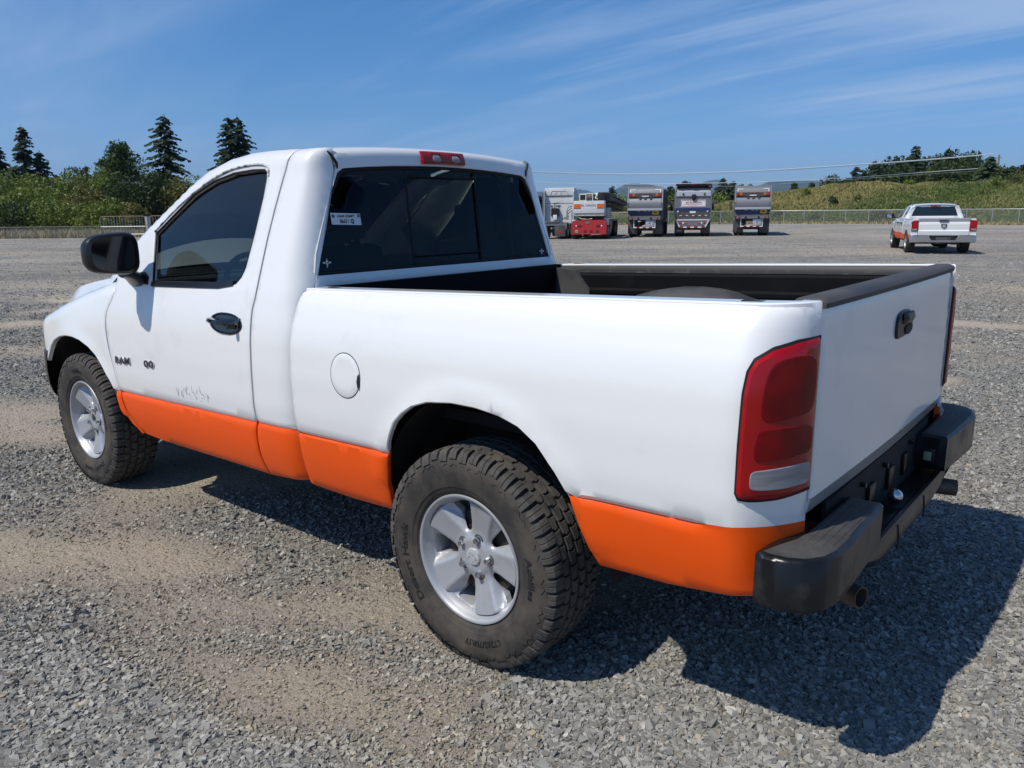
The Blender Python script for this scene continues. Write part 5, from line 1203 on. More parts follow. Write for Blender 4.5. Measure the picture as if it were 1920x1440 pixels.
    def boom(b):
        A = [Vector((1.2, -.5, 2.55)), Vector((1.2, -1.0, 2.55)), Vector((1.2, -.5, 2.95)), Vector((1.2, -1.0, 2.95))]; Bv = Vector((9.0, -.75, -.25))
        q = [(a, a+Bv+Vector((0, 0, -.15 if i < 2 else -.35))) for i, a in enumerate(A)]
        for a, c in q: b.tube([a, c], .055, 5)
        n = 13
        for k in range(n):
            f = lambda i, t_: q[i][0].lerp(q[i][1], t_)
            for i, j in ((0, 2), (1, 3), (0, 1), (2, 3)):
                b.tube([f(i, k/n), f(j, (k+1)/n)], .028, 4, cap=False); b.tube([f(j, k/n), f(i, k/n)], .028, 4, cap=False)
    part('boom_truss', m_steeld, bo, boom)
    part('jib_truss', m_steeld, bo, lambda b: [b.tube([(1.6, -.55+dy, 2.35+dz), (9.0, -1.5+dy, 1.75+dz)], .06, 5) for dy in (0, .35) for dz in (0, .22)])
    return t
p5_ = gp(1104.5, 51.5); crane(p5_, HRZ+radians(1))
# ---------------------------------------------------------------- second pickup
def pickup2(pos, rz):
    t = empty('pickup_truck', pos, rz, 'white four door pickup truck with an orange side stripe parked alone on the far right', 'pickup truck')
    WB2, RO, zs = 3.57, 1.25, 1.0
    def Y2(x, z):
        y = itp(z, [.42, .50, .60, .72, .9, 1.1, 1.22, 1.30, 1.85], [.88, .93, .955, .97, .985, .98, .95, .935, .72]); return y-.30*max(0, x-3.6)**2
    def zt2(x): return itp(x, [.75, 1.0, 1.6, 2.1, 2.6, 3.2, 3.5], [1.80, 1.86, 1.87, 1.82, 1.62, 1.28, 1.16])
    def F(u, s): return (u, Y2(u, s)-(.10*max(0, 1-(zt2(u)-s)/.10)**2 if .7 < u < 3.4 and s > 1.3 else 0), s)
    F.out = Vector((0, 1, 0))
    wo2 = lambda x, z: 1 if z < .72 else 0
    def arc(cx, r=.475, n=14): return [(cx+r*cos(a), .42+r*sin(a)) for a in np.linspace(.05, pi-.05, n)]
    bedz = 1.30
    bs = panel('bed_side', [(.80, bedz), (.80, .50)]+arc(0)+[(-.6, .52), (-1.05, .60), (-1.08, bedz+.02)], F, [m_white, m_orange], t, matfn=wo2, sp=.09, thick=.03); mirror_copy(bs)
    cb = empty('cab', parent=t)
    sd = [(.815, .50), (.815, 1.36), (.80, 1.80)]+[(x, zt2(x)-.005) for x in (1.0, 1.4, 1.8, 2.1, 2.4, 2.7, 3.0)]+[(3.10, 1.2), (3.08, .9), (3.0, .55), (2.95, .47)]
    w1 = [(1.02, 1.38), (1.00, 1.72), (1.25, 1.76), (1.62, 1.76), (1.64, 1.34)]; w2 = [(1.78, 1.33), (1.76, 1.76), (2.05, 1.74), (2.45, 1.58), (2.78, 1.36), (2.80, 1.30)]
    s_ = panel('cab_side', sd, F, [m_white, m_orange], cb, holes=[w1, w2], matfn=wo2, sp=.09, thick=.03); mirror_copy(s_)
    for wq in (w1, w2):
        G = lambda u, s: (u, Y2(u, s)-.02, s); G.out = F.out
        s_ = panel('side_window', wq, G, m_gl, cb, sp=.2, thick=.004, roll=0, inset=0); mirror_copy(s_)
    for x in (1.71, .98+.0):
        b = MB(); 
    for xx in (1.71,):
        o = part('door_seam', m_seam, cb, lambda b: b.tube([(xx, Y2(xx, z)+.001, z) for z in (.5, .7, .9, 1.1, 1.25, 1.33)], .006, 4)); mirror_copy(o)
    for xx in (1.10, 1.95):
        o = part('door_handle', m_black, cb, lambda b: b.bbox(xx, xx+.24, Y2(xx, 1.12)-.01, Y2(xx, 1.12)+.05, 1.10, 1.15, .01)); mirror_copy(o)
    o = part('badge', m_seam, cb, lambda b: [b.box(2.80+.05*k, 2.84+.05*k, .972, .978, .98, 1.03) for k in range(5)]); mirror_copy(o)
    b = MB(); ys = [sin(pi/2*k/8) for k in range(-8, 9)]
    def e2(x): return F(x, zt2(x)-.005)
    b.grid([[(x+.25*(1-v*v)*max(0, (x-1.8)/1.3), e2(x)[1]*v, e2(x)[2]+.04*(1-v*v)) for v in ys] for x in (.80, .83, .9, 1.1, 1.5, 1.9, 2.1)]); b.build('roof', m_white, cb, smooth=60)
    b = MB(); b.grid([[(x+.25*(1-v*v)*max(0, (x-1.8)/1.3), e2(x)[1]*v*.97, e2(x)[2]+.04*(1-v*v)-.01) for v in ys] for x in (2.1, 2.4, 2.8, 3.2)]); b.build('windshield', m_gl, cb, smooth=60)
    xb = lambda z: .80-.0*z+(z-1.3)*.05
    FB = lambda y, z: (xb(z), y, z); FB.out = Vector((-1, 0, 0))
    hole = [(-.74, 1.40), (-.62, 1.76), (.62, 1.76), (.74, 1.40)]
    panel('rear_wall', [(-.93, 1.2), (.93, 1.2), (.91, 1.36), (.735, 1.79), (.4, 1.835), (0, 1.845), (-.4, 1.835), (-.735, 1.79), (-.91, 1.36)], FB, m_white, cb, holes=[hole], sp=.2, thick=.03)
    G = lambda y, z: (xb(z)+.012, y, z); G.out = FB.out
    panel('rear_window', hole, G, m_gl, cb, sp=.3, thick=.004, roll=0, inset=0)
    o = part('cab_seam', m_seam, cb, lambda b: b.tube([(.80, .735, 1.80), (.86, .72, 1.84), (1.0, .70, 1.87)], .006, 4)); mirror_copy(o)
    part('third_brake_light', m_red, cb, lambda b: b.bbox(.76, .82, -.15, .15, 1.775, 1.825, .01)); part('clear_lens', m_rev, cb, lambda b: (b.box(.755, .762, .05, .11, 1.785, 1.815), b.box(.755, .762, -.11, -.05, 1.785, 1.815)))
    # tailgate
    def Gt(y, z): return (-1.08+itp(z, [.70, .84, .87, .90, 1.15, 1.20, 1.28, 1.33, 1.36], [.0, -.012, -.016, .010, .0, .02, -.02, -.045, -.03]), y, z)
    Gt.out = Vector((-1, 0, 0))
    tg2 = panel('tailgate', [(-.76, .70), (.76, .70), (.77, 1.34), (-.77, 1.34)], Gt, m_white, t, sp=.08, thick=.08, smooth=30, lines=[[(-.74, z), (.74, z)] for z in (.86, .90, 1.2, 1.28)])
    part('tailgate_handle', m_black, tg2, lambda b: b.bbox(-1.115, -1.07, -.13, .15, 1.215, 1.26, .008))
    em = part('emblem', m_steeld, tg2, lambda b: b.prism([(-.085, 1.13), (.085, 1.13), (.08, 1.03), (0, .97), (-.08, 1.03)], -1.105, -1.08, 'x')); part('emblem_detail', m_alu, tg2, lambda b: b.prism([(-.06, 1.11), (.0, 1.09), (.06, 1.11), (.03, 1.07), (.05, 1.02), (0, .99), (-.05, 1.02), (-.03, 1.07)], -1.110, -1.104, 'x'))
    for s in (-1, 1):
        tl2 = empty('tail_light', parent=t)
        part('lens', m_red, tl2, lambda b: b.prism([(s*.775, .86), (s*.975, .86), (s*.975, 1.20), (s*.93, 1.25), (s*.775, 1.26)], -1.105, -1.0, 'x')); part('reverse_lens', m_rev, tl2, lambda b: b.prism([(s*.80, .885), (s*.96, .885), (s*.96, .95), (s*.80, .95)], -1.112, -1.10, 'x'))
        part('corner_post', m_white, t, lambda b: b.prism([(s*.775, .62), (s*.97, .62), (s*.97, .855), (s*.775, .855)], -1.08, -1.0, 'x')); part('corner_top', m_white, t, lambda b: b.prism([(s*.775, 1.265), (s*.93, 1.255), (s*.90, 1.32), (s*.775, 1.32)], -1.08, -1.0, 'x'))
    part('bed_floor', m_liner, t, lambda b: (b.box(-1.05, .80, -.75, .75, .84, .88), b.box(.74, .79, -.78, .78, .8, 1.28), b.box(-1.0, .78, .75, .80, .8, 1.28), b.box(-1.0, .78, -.80, -.75, .8, 1.28)))
    for s in (-1, 1): part('bed_rail', m_white, t, lambda b: b.box(-1.05, .80, min(s*.80, s*.94), max(s*.80, s*.94), 1.275, 1.315))
    bp = empty('rear_bumper', parent=t); mc = mat('bright_bumper', (.50, .51, .52), .25, metal=.85)
    def bumper2(b):
        rows = []
        for y in (-1.0, -.97, -.85, -.45, -.34, .34, .45, .85, .97, 1.0):
            a = abs(y); x = -1.26+.20*max(0, (a-.8)/.2)**2; zt_ = .70 if a > .4 else .52; rows.append([(x+.14, y, zt_), (x+.02, y, zt_), (x, y, zt_-.02), (x+.01, y, .47), (x+.05, y, .44), (x+.14, y, .44)])
        b.grid(rows)
    part('bumper_bar', mc, bp, bumper2); part('plate_recess', m_seam, bp, lambda b: b.box(-1.17, -1.15, -.36, .36, .50, .70)); part('number_plate', m_steeld, bp, lambda b: b.box(-1.185, -1.175, -.22, .22, .52, .64)); part('step_pad', m_step, bp, lambda b: [b.box(-1.24, -1.12, min(s*.46, s*.92), max(s*.46, s*.92), .700, .708) for s in (-1, 1)])
    Ff = lambda u, s: (u, Y2(u, s)-.0, s) if s < 1.12 else (u, Y2(u, 1.12)-.10*(1-cos(min(1, (s-1.12)/.1)*pi/2)), 1.12+.07*sin(min(1, (s-1.12)/.1)*pi/2)); Ff.out = F.out
    f2 = panel('front_fender', [(3.115, 1.22), (3.10, .9), (3.02, .55)]+list(reversed([(x, z) for x, z in arc(WB2)]))[::1]+[(4.45, .70), (4.45, 1.05), (4.2, 1.15), (3.6, 1.20)] if False else [(3.02, .55), (3.10, .9), (3.115, 1.22), (3.6, 1.22), (4.2, 1.20), (4.42, 1.15), (4.45, .70), (4.10, .60)]+arc(WB2), Ff, [m_white, m_orange], t, matfn=wo2, sp=.09, thick=.03); mirror_copy(f2)
    part('hood', m_white, t, lambda b: b.grid([[(x, y, 1.25-.02*(x-3.2)-.05*(y/.8)**2) for y in np.linspace(-.86, .86, 9)] for x in (3.1, 3.6, 4.1, 4.4)]), 60)
    part('nose', m_black, t, lambda b: b.bbox(4.38, 4.52, -.78, .78, .5, 1.15, .04))
    for s in (-1, 1):
        mm = empty('side_mirror', parent=t); part('housing', m_black, mm, lambda b: b.bbox(2.62, 2.76, min(s*1.06, s*1.34), max(s*1.06, s*1.34), 1.28, 1.50, .03)); part('mirror_glass', m_chrome, mm, lambda b: b.bbox(2.612, 2.622, min(s*1.16, s*1.32), max(s*1.16, s*1.32), 1.31, 1.47, .003)); part('arm', m_black, mm, lambda b: b.tube([(2.7, s*.90, 1.32), (2.7, s*1.1, 1.34)], .03, 6))
        part('inner_arch', m_dark, t, lambda b: (b.box(-.5, .5, min(s*.55, s*.93), max(s*.55, s*.93), .55, .93), b.box(WB2-.5, WB2+.5, min(s*.5, s*.90), max(s*.5, s*.90), .55, .93)) if False else b.grid([[(cx+.48*cos(a), s*.95, .43+.48*sin(a)), (cx+.48*cos(a), s*.5, .43+.48*sin(a))] for cx in (0,) for a in np.linspace(0, pi, 13)])); part('inner_arch', m_dark, t, lambda b: b.grid([[(WB2+.48*cos(a), s*.95, .43+.48*sin(a)), (WB2+.48*cos(a), s*.5, .43+.48*sin(a))] for a in np.linspace(0, pi, 13)]))
    for x in (0, WB2):
        for s in (-1, 1): twheel(t, x, s*.84, .40, .28)
    part('underbody', m_dark, t, lambda b: (b.box(-1.0, 4.3, -.5, .5, .48, .72), b.box(.85, 3.0, -.9, .9, .44, .55), b.box(-1.05, .8, -.72, .72, .70, .84), b.tube([(0, -.8, .4), (0, .8, .4)], .06, 8)))
    part('differential', m_dark, t, lambda b: b.lathe([(0, -.18), (.12, -.12), (.17, 0), (.12, .12), (0, .18)], 14, 'x', (0, 0, .40))); part('muffler', m_steeld, t, lambda b: b.bbox(-.75, -.2, -.55, -.30, .34, .50, .04)); part('spare_tyre', m_tyf, t, lambda b: b.lathe([(0, 0), (.36, .02), (.38, .1), (.36, .2), (0, .22)], 18, 'z', (-.62, .05, .36)))
    t.scale = (1, 1, .885)
    for w_ in t.children:
        if w_.name.split('.')[0] == 'wheel': w_.scale = (.94, 1, 1.06); w_.location.z = .375/.885
    return t
q1 = gp(1711, 27.8); q2 = gp(1684, 31.15); dv = (q2-q1); prz = atan2(dv.y, dv.x); nrm = Vector((-sin(prz), cos(prz), 0))
c0 = q1-nrm*.84; pickup2((c0.x, c0.y, -.0), prz)
# ================================================================ LANDSCAPE
RL = np.random.default_rng(21)
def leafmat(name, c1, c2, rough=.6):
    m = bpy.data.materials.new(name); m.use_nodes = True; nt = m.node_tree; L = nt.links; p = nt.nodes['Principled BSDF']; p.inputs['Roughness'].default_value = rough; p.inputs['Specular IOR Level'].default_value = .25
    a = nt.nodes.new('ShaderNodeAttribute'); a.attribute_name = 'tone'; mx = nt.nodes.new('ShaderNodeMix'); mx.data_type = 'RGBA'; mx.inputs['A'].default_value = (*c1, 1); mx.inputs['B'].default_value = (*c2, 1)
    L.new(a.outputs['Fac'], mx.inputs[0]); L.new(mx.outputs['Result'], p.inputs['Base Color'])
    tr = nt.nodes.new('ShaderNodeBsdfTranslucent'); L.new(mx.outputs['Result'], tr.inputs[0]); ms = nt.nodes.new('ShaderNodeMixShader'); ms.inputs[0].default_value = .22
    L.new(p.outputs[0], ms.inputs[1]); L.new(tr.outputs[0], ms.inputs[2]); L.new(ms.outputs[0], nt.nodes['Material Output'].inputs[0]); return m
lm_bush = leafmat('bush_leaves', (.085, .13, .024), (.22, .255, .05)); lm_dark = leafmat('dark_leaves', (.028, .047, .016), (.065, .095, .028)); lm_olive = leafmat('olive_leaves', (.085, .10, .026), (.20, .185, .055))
lm_con = leafmat('conifer_needles', (.016, .032, .018), (.042, .066, .032)); lm_con2 = leafmat('young_conifer_needles', (.025, .05, .022), (.06, .10, .04)); lm_grass = leafmat('bank_grass', (.12, .165, .042), (.42, .34, .145), .8)
lm_dry = leafmat('dry_grass', (.22, .185, .08), (.42, .33, .17), .8)
m_bark = mat('bark', (.07, .052, .038), .9, noise=.5, nscale=6)
def tri_mesh(name, V, tone, m, parent=None):
    """V (n,3,3) triangles, tone (n,)"""
    n = len(V); me = bpy.data.meshes.new(name); me.vertices.add(n*3); me.vertices.foreach_set('co', V.reshape(-1).astype('f4')); me.loops.add(n*3); me.loops.foreach_set('vertex_index', np.arange(n*3, dtype='i4'))
    me.polygons.add(n); me.polygons.foreach_set('loop_start', np.arange(0, n*3, 3, dtype='i4')); me.polygons.foreach_set('loop_total', np.full(n, 3, 'i4'))
    a = me.attributes.new('tone', 'FLOAT', 'POINT'); a.data.foreach_set('value', np.repeat(np.clip(tone, 0, 1), 3).astype('f4')); me.materials.append(m); me.update(calc_edges=True)
    return link(name, me, parent)
def leaves(P, size, R, flat=.0):
    n = len(P); d = R.normal(size=(n, 3, 3)); d[..., 2] *= (1-flat); d /= np.linalg.norm(d, axis=2, keepdims=True)+1e-6
    return P[:, None, :]+d*(size*(.5+R.random(n)))[:, None, None]
def crown_pts(n, h, rad, R, lumps=9, low=.12, shape='round'):
    """leaf positions: overlapping lumps with gaps between them"""
    C = []; 
    for k in range(lumps):
        z = low+(1-low)*(k+.5)/lumps; prof = sqrt(max(.05, 1-((z-.48)/.56)**2)) if shape == 'round' else (max(.15, 1.05-z)**.6 if shape == 'oval' else 1)
        m = 3 if .2 < z < .8 else 2
        for j in range(m):
            a = R.random()*2*pi; q = rad*prof*.62*R.random()**.4; C.append((q*cos(a), q*sin(a), z*h, rad*(.30+.22*R.random())*(.6+.4*prof)))
    C = np.array(C); i = R.integers(0, len(C), n); d = R.normal(size=(n, 3)); d /= np.linalg.norm(d, axis=1, keepdims=True); r = R.random(n)**.28
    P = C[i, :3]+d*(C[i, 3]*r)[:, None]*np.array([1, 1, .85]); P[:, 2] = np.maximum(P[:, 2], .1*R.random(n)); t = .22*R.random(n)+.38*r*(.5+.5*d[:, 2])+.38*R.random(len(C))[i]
    return P, t
def broadleaf(pos, h, rad, n, m, size, label, cat, name='bush', group=None, shape='round', trunk=.25, seed=0, low=.08, lumps=9):
    R = np.random.default_rng(seed+100); t = empty(name, pos, R.random()*6, label, cat, group)
    b = MB(); k = 5 if name.endswith('tree') else 4
    b.tube([(0, 0, -.3), (.02*h, 0, h*.3), (0, .01*h, h*.75)], [.035*h*.6, .028*h*.6, .008*h], 6)
    for q in range(k):
        a = q*2.4; b.tube([(0, 0, h*(.12+.07*q)), (cos(a)*rad*.3, sin(a)*rad*.3, h*(.32+.08*q)), (cos(a)*rad*.62, sin(a)*rad*.62, h*(.45+.08*q))], [.012*h, .008*h, .003*h], 5)
    b.build('trunk', m_bark, t)
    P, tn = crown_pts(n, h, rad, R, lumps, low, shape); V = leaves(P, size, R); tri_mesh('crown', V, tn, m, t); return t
def conifer(pos, h, rad, label, m=None, seed=0, group=None, sparse=0, lean=0, top=None, bare=.06, irregular=.25, dens=1.0, drop=.28, tops=None, cat='conifer tree'):
    R = np.random.default_rng(seed+500); m = m or lm_con; t = empty('conifer_tree', pos, R.random()*.5, label, cat, group)
    tops = tops or [(0, 0, 1.0, 1.0)]; b = MB(); VV = []; TT = []
    for ox, oy, hh, rr in tops:
        H = h*hh; Rd = rad*rr; b.tube([(ox*.3, oy*.3, -.3), (ox, oy, H*.5), (ox+lean*H, oy, H*.985)], [.016*h, .010*h, .01], 6)
        z = H*bare; 
        while z < H*.985:
            f = z/H; L0 = Rd*((1-f)**.82)*(1 if f > .12 else .75+2*f)+.10; nb = int(R.integers(4, 7)*(1-sparse))+2; step = H*(.022+.018*(1-f))*(1+sparse)
            for k in range(nb):
                L = L0*(1+R.normal(0, irregular)); L = min(max(L, .15), L0*1.45)
                if R.random() < sparse*.5: continue
                a = R.random()*2*pi; d = np.array([cos(a), sin(a)]); sd = np.array([-sin(a), cos(a)]); zz = z+R.normal(0, step*.3); nseg = max(3, int(L/.22*dens)); s = (np.arange(nseg)+R.random(nseg))/nseg
                # branches rise a little, then droop
                zp = zz+L*(.10*s-drop*s**1.6)+R.normal(0, .03, nseg); w = .34*L*(1-s)*(.3+.7*s)+.20
                for side in (-1, 1):
                    P0 = np.stack([ox+lean*z+d[0]*L*s, oy+d[1]*L*s, zp], 1); tip = P0+np.stack([d[0]*.16+side*sd[0]*w, d[1]*.16+side*sd[1]*w, -.16-.45*w+0*s], 1)*(1+.5*R.random((nseg, 1)))
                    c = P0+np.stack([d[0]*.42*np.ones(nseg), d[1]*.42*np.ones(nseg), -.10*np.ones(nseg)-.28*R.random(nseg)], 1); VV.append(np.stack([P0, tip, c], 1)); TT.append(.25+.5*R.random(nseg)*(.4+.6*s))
            z += step
        VV.append(leaves(np.array([[ox+lean*H, oy, H*(1-.012*i)] for i in range(5)]), .13, R)); TT.append(np.full(5, .4))
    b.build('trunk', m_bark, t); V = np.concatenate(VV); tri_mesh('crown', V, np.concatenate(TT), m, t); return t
def top_at(px, pytop, d, zbase=0):
    q = pt(px, pytop, d); return q.z-zbase
def P3(px, d, z=0): q = gp(px, d); return (q.x, q.y, z+q.z)
# ---- left side: dry grass strip, shrubs, conifers
def sheet(name, pts, m, z=.0, kind='structure'):
    me = bpy.data.meshes.new(name); me.from_pydata(pts, [], [tuple(range(len(pts)))]); me.materials.append(m); o = link(name, me); return tag(o, kind=kind)
m_field = mat('field_grass', (.10, .11, .04), .95, color2=(.26, .21, .10), nscale=.8, bump=.05, bscale=4)
sheet('field', [P3(-900, 57.5, .004), P3(700, 57.5, .004), P3(700, 300, .004), P3(-900, 300, .004)], m_field)
def tufts(name, n, fpos, hgt, wid, m, seed, label):
    R = np.random.default_rng(seed); P, tn = fpos(n, R); k = len(P); a = R.random(k)*pi; h = hgt*(.5+R.random(k)); w = wid*(.5+R.random(k)); l = R.normal(0, .30, (k, 2))*h[:, None]
    V = np.zeros((k, 3, 3)); V[:, 0] = P+np.stack([np.cos(a)*w, np.sin(a)*w, 0*a-.05], 1); V[:, 1] = P-np.stack([np.cos(a)*w, np.sin(a)*w, 0*a+.05], 1); V[:, 2] = P+np.stack([l[:, 0], l[:, 1], h], 1)
    o = tri_mesh(name, V, tn, m); tag(o, label, 'grass', kind='stuff'); return o
def fl(n, R):
    d = 57.6+14*R.random(n)**1.6; px = -250+950*R.random(n); q = np.array([P3(a, b) for a, b in zip(px, d)]); return q, .25+.7*fbm(q[:, 0], q[:, 1], .25, 9, 3)+.25*R.random(n)
tufts('dry_grass', 9000, fl, .42, .10, lm_dry, 5, 'strip of dry tan grass behind the low fence on the left')
def weeds(n, R):
    pc = 600+1500*R.random(n); d = np.interp(pc, [600, 1450, 1900, 2100], [104, 100, 79.5, 74])-.6-2.2*R.random(n)**2; q = np.array([P3(a, b) for a, b in zip(pc, d)]); return q, .5+.5*R.random(n)
tufts('yard_edge_weeds', 5000, weeds, .25, .14, lm_dry, 6, 'dry tan weeds along the foot of the long chain link fence')
def fencerow(name, pxs, ds, hs, label, rail_m, post_r, rail_r, mesh=False, mid=False):
    t = empty(name, P3(pxs[0], ds[0]), 0, label, 'fence'); o = Vector(t.location); pts = [Vector(P3(a, b))-o for a, b in zip(pxs, ds)]
    b = MB(); b.tube([p+Vector((0, 0, h)) for p, h in zip(pts, hs)], rail_r, 5); b.build('top_rail', rail_m, t)
    me = None
    for p, h in zip(pts, hs):
        if me is None or name == 'x': b = MB(); b.tube([(0, 0, -.1), (0, 0, hs[0]+.05)], post_r, 6); b.lathe([(0, hs[0]+.09), (post_r*1.2, hs[0]+.04)], 6, 'z'); me = b.mesh('fence_post', rail_m)
        q = link('fence_post', me, t, p); q.scale = (1, 1, h/hs[0])
    if mesh:
        m = bpy.data.materials.get('chain_link') or bpy.data.materials.new('chain_link'); m.use_nodes = True; nt = m.node_tree; nt.nodes['Principled BSDF'].inputs['Base Color'].default_value = (.33, .34, .33, 1); nt.nodes['Principled BSDF'].inputs['Metallic'].default_value = .3
        if m.users == 0 and 'Mix Shader' not in nt.nodes:
            ts = nt.nodes.new('ShaderNodeBsdfTransparent'); mx = nt.nodes.new('ShaderNodeMixShader'); tc = nt.nodes.new('ShaderNodeTexCoord'); sx = nt.nodes.new('ShaderNodeSeparateXYZ'); nt.links.new(tc.outputs['UV'], sx.inputs[0])
            outs = []
            for sg in (1, -1):
                ma = nt.nodes.new('ShaderNodeMath'); ma.operation = 'MULTIPLY_ADD'; nt.links.new(sx.outputs[1], ma.inputs[0]); ma.inputs[1].default_value = sg; nt.links.new(sx.outputs[0], ma.inputs[2])
                m2 = nt.nodes.new('ShaderNodeMath'); m2.operation = 'MULTIPLY'; m2.inputs[1].default_value = 1/.075; nt.links.new(ma.outputs[0], m2.inputs[0])
                m3 = nt.nodes.new('ShaderNodeMath'); m3.operation = 'FRACT'; nt.links.new(m2.outputs[0], m3.inputs[0]); m4 = nt.nodes.new('ShaderNodeMath'); m4.operation = 'LESS_THAN'; m4.inputs[1].default_value = .11; nt.links.new(m3.outputs[0], m4.inputs[0]); outs.append(m4.outputs[0])
            mm = nt.nodes.new('ShaderNodeMath'); mm.operation = 'MAXIMUM'; nt.links.new(outs[0], mm.inputs[0]); nt.links.new(outs[1], mm.inputs[1]); nt.links.new(mm.outputs[0], mx.inputs[0]); nt.links.new(ts.outputs[0], mx.inputs[1]); nt.links.new(nt.nodes['Principled BSDF'].outputs[0], mx.inputs[2]); nt.links.new(mx.outputs[0], nt.nodes['Material Output'].inputs[0])
        me = bpy.data.meshes.new('chain_link_mesh'); vs = []; uv = []; L = 0
        for i, p in enumerate(pts):
            if i: L += (p-pts[i-1]).length
            vs += [(p.x, p.y, p.z+.03), (p.x, p.y, p.z+hs[i]-.02)]; uv += [(L, 0), (L, hs[i])]
        fs = [(2*i, 2*i+2, 2*i+3, 2*i+1) for i in range(len(pts)-1)]; me.from_pydata(vs, [], fs); ul = me.uv_layers.new(name='UVMap')
        for lp in me.loops: ul.data[lp.index].uv = uv[lp.vertex_index]
        me.materials.append(m); link('chain_link_mesh', me, t)
    return t
m_galv = mat('galvanised_steel', (.42, .43, .42), .45, metal=.5); m_rustg = mat('rusty_tube', (.30, .17, .09), .7, color2=(.25, .24, .22), nscale=3); m_fpipe = mat('dull_fence_pipe', (.13, .125, .11), .7)
fencerow('low_fence', [-300, -195, -95, 5, 101, 187, 268, 345, 420, 500], [57.3]*10, [.80]*10, 'low pipe fence between the gravel and the dry grass on the left', m_fpipe, .035, .032, mesh=True)
pr = [600, 660, 720, 780, 840, 900, 960, 1020, 1080, 1140, 1200, 1254, 1305, 1352, 1392, 1432, 1470.5, 1508.8, 1546, 1586.8, 1630, 1673, 1719, 1766, 1814, 1862.5, 1913, 1966, 2022, 2080]
dr = [np.interp(p, [600, 1450, 1900, 2100], [104, 100, 79.5, 74]) for p in pr]
fencerow('chain_link_fence', pr, dr, [1.52]*len(pr), 'long galvanised chain link fence at the foot of the grassy bank', m_galv, .042, .034, mesh=True)
def barrier(px0, px1, d, label):
    a, c = Vector(P3(px0, d)), Vector(P3(px1, d)); t = empty('crowd_barrier', a, atan2((c-a).y, (c-a).x), label, 'barrier', 'crowd control barriers by the low fence'); L = (c-a).length; h = 1.50
    cr = .16; top = [(0, 0, .25), (0, 0, h-cr), (cr*.3, 0, h-cr*.3), (cr, 0, h), (L-cr, 0, h), (L-cr*.3, 0, h-cr*.3), (L, 0, h-cr), (L, 0, .25)]
    b = MB(); b.tube(top, .026, 6); b.build('frame', m_rustg, t); b = MB(); b.tube([(0, 0, .28), (L, 0, .28)], .022, 6); b.tube([(0, 0, .80), (L, 0, .80)], .018, 6); b.build('cross_rail', m_galv, t)
    n = 16; me = None
    for k in range(1, n):
        if me is None: q = MB(); q.tube([(0, 0, .28), (0, 0, h-.02)], .011, 4); me = q.mesh('bar', m_galv)
        link('bar', me, t, (L*k/n, 0, 0))
    for x in (L*.08, L*.92): q = MB(); q.tube([(x, -.35, .02), (x, -.28, .08), (x, 0, .26), (x, .28, .08), (x, .35, .02)], .02, 5); q.build('foot', m_galv, t)
barrier(187, 271, 55.5, 'rusty topped crowd control barrier left of the pickup mirror'); barrier(281, 365, 55.7, 'crowd control barrier mostly hidden behind the pickup cab')
q = P3(276, 56.2); tt = empty('utility_box', q, 0, 'plain grey metal post box standing between the two crowd barriers', 'utility box'); b = MB(); b.bbox(-.16, .16, -.12, .12, 0, 1.42, .02); b.build('cabinet', m_galv, tt); b = MB(); b.bbox(-.18, .18, -.14, .14, 1.42, 1.47, .01); b.build('lid', m_galv, tt)
shr = [(-70, 82, 338, 5.0, lm_bush), (8, 84, 342, 5.0, lm_bush), (55, 76, 372, 3.6, lm_bush), (78, 84, 345, 4.6, lm_bush), (118, 80, 346, 4.2, lm_bush), (158, 76, 364, 3.4, lm_olive), (150, 88, 330, 3.4, lm_dark), (186, 82, 352, 3.2, lm_bush), (215, 80, 336, 4.4, lm_bush), (262, 78, 340, 4.6, lm_dark), (250, 66, 392, 1.8, lm_olive), (308, 80, 338, 4.0, lm_dark), (-20, 72, 382, 3.2, lm_bush), (30, 70, 392, 2.6, lm_dark), (100, 70, 388, 3.0, lm_bush), (170, 69, 394, 2.6, lm_bush), (210, 68, 388, 2.4, lm_bush), (350, 78, 352, 3.6, lm_olive), (395, 80, 350, 3.8, lm_bush), (450, 82, 352, 4.0, lm_dark), (520, 82, 350, 4.0, lm_bush), (-150, 82, 345, 5, lm_dark)]
locw = ['far left edge', 'left edge under the twin dark conifers', 'left, in front under the tall spire conifer', 'left, under the tall spire conifer', 'between the spire conifer and the small pair', 'under the small pale conifer', 'behind the hedge gap', 'left of the round green tree', 'below the round green tree', 'right of the round green tree', 'beside the rusty barrier', 'under the tall ragged conifer', 'low at the far left', 'low beside the dry grass', 'low in the middle of the hedge', 'low left of the barrier', 'just behind the rusty barrier', 'beside the windshield pillar', 'behind the pickup cab', 'behind the middle of the cab', 'behind the right of the cab', 'beyond the left edge']
for i, (px, d, py, rad, m) in enumerate(shr):
    h = top_at(px, py, d)+.3; kind = 'light green' if m is lm_bush else ('dark green' if m is lm_dark else 'yellowish olive')
    broadleaf(P3(px, d, 0), h, rad*(.9 if h > 2.4 else .8), int(5200 if rad > 3 else 3200), m, .17 if d > 72 else .14, f'{kind} rounded shrub, {locw[i]}', 'shrub', 'shrub', 'shrubs in the hedge on the left', seed=i, low=.05)
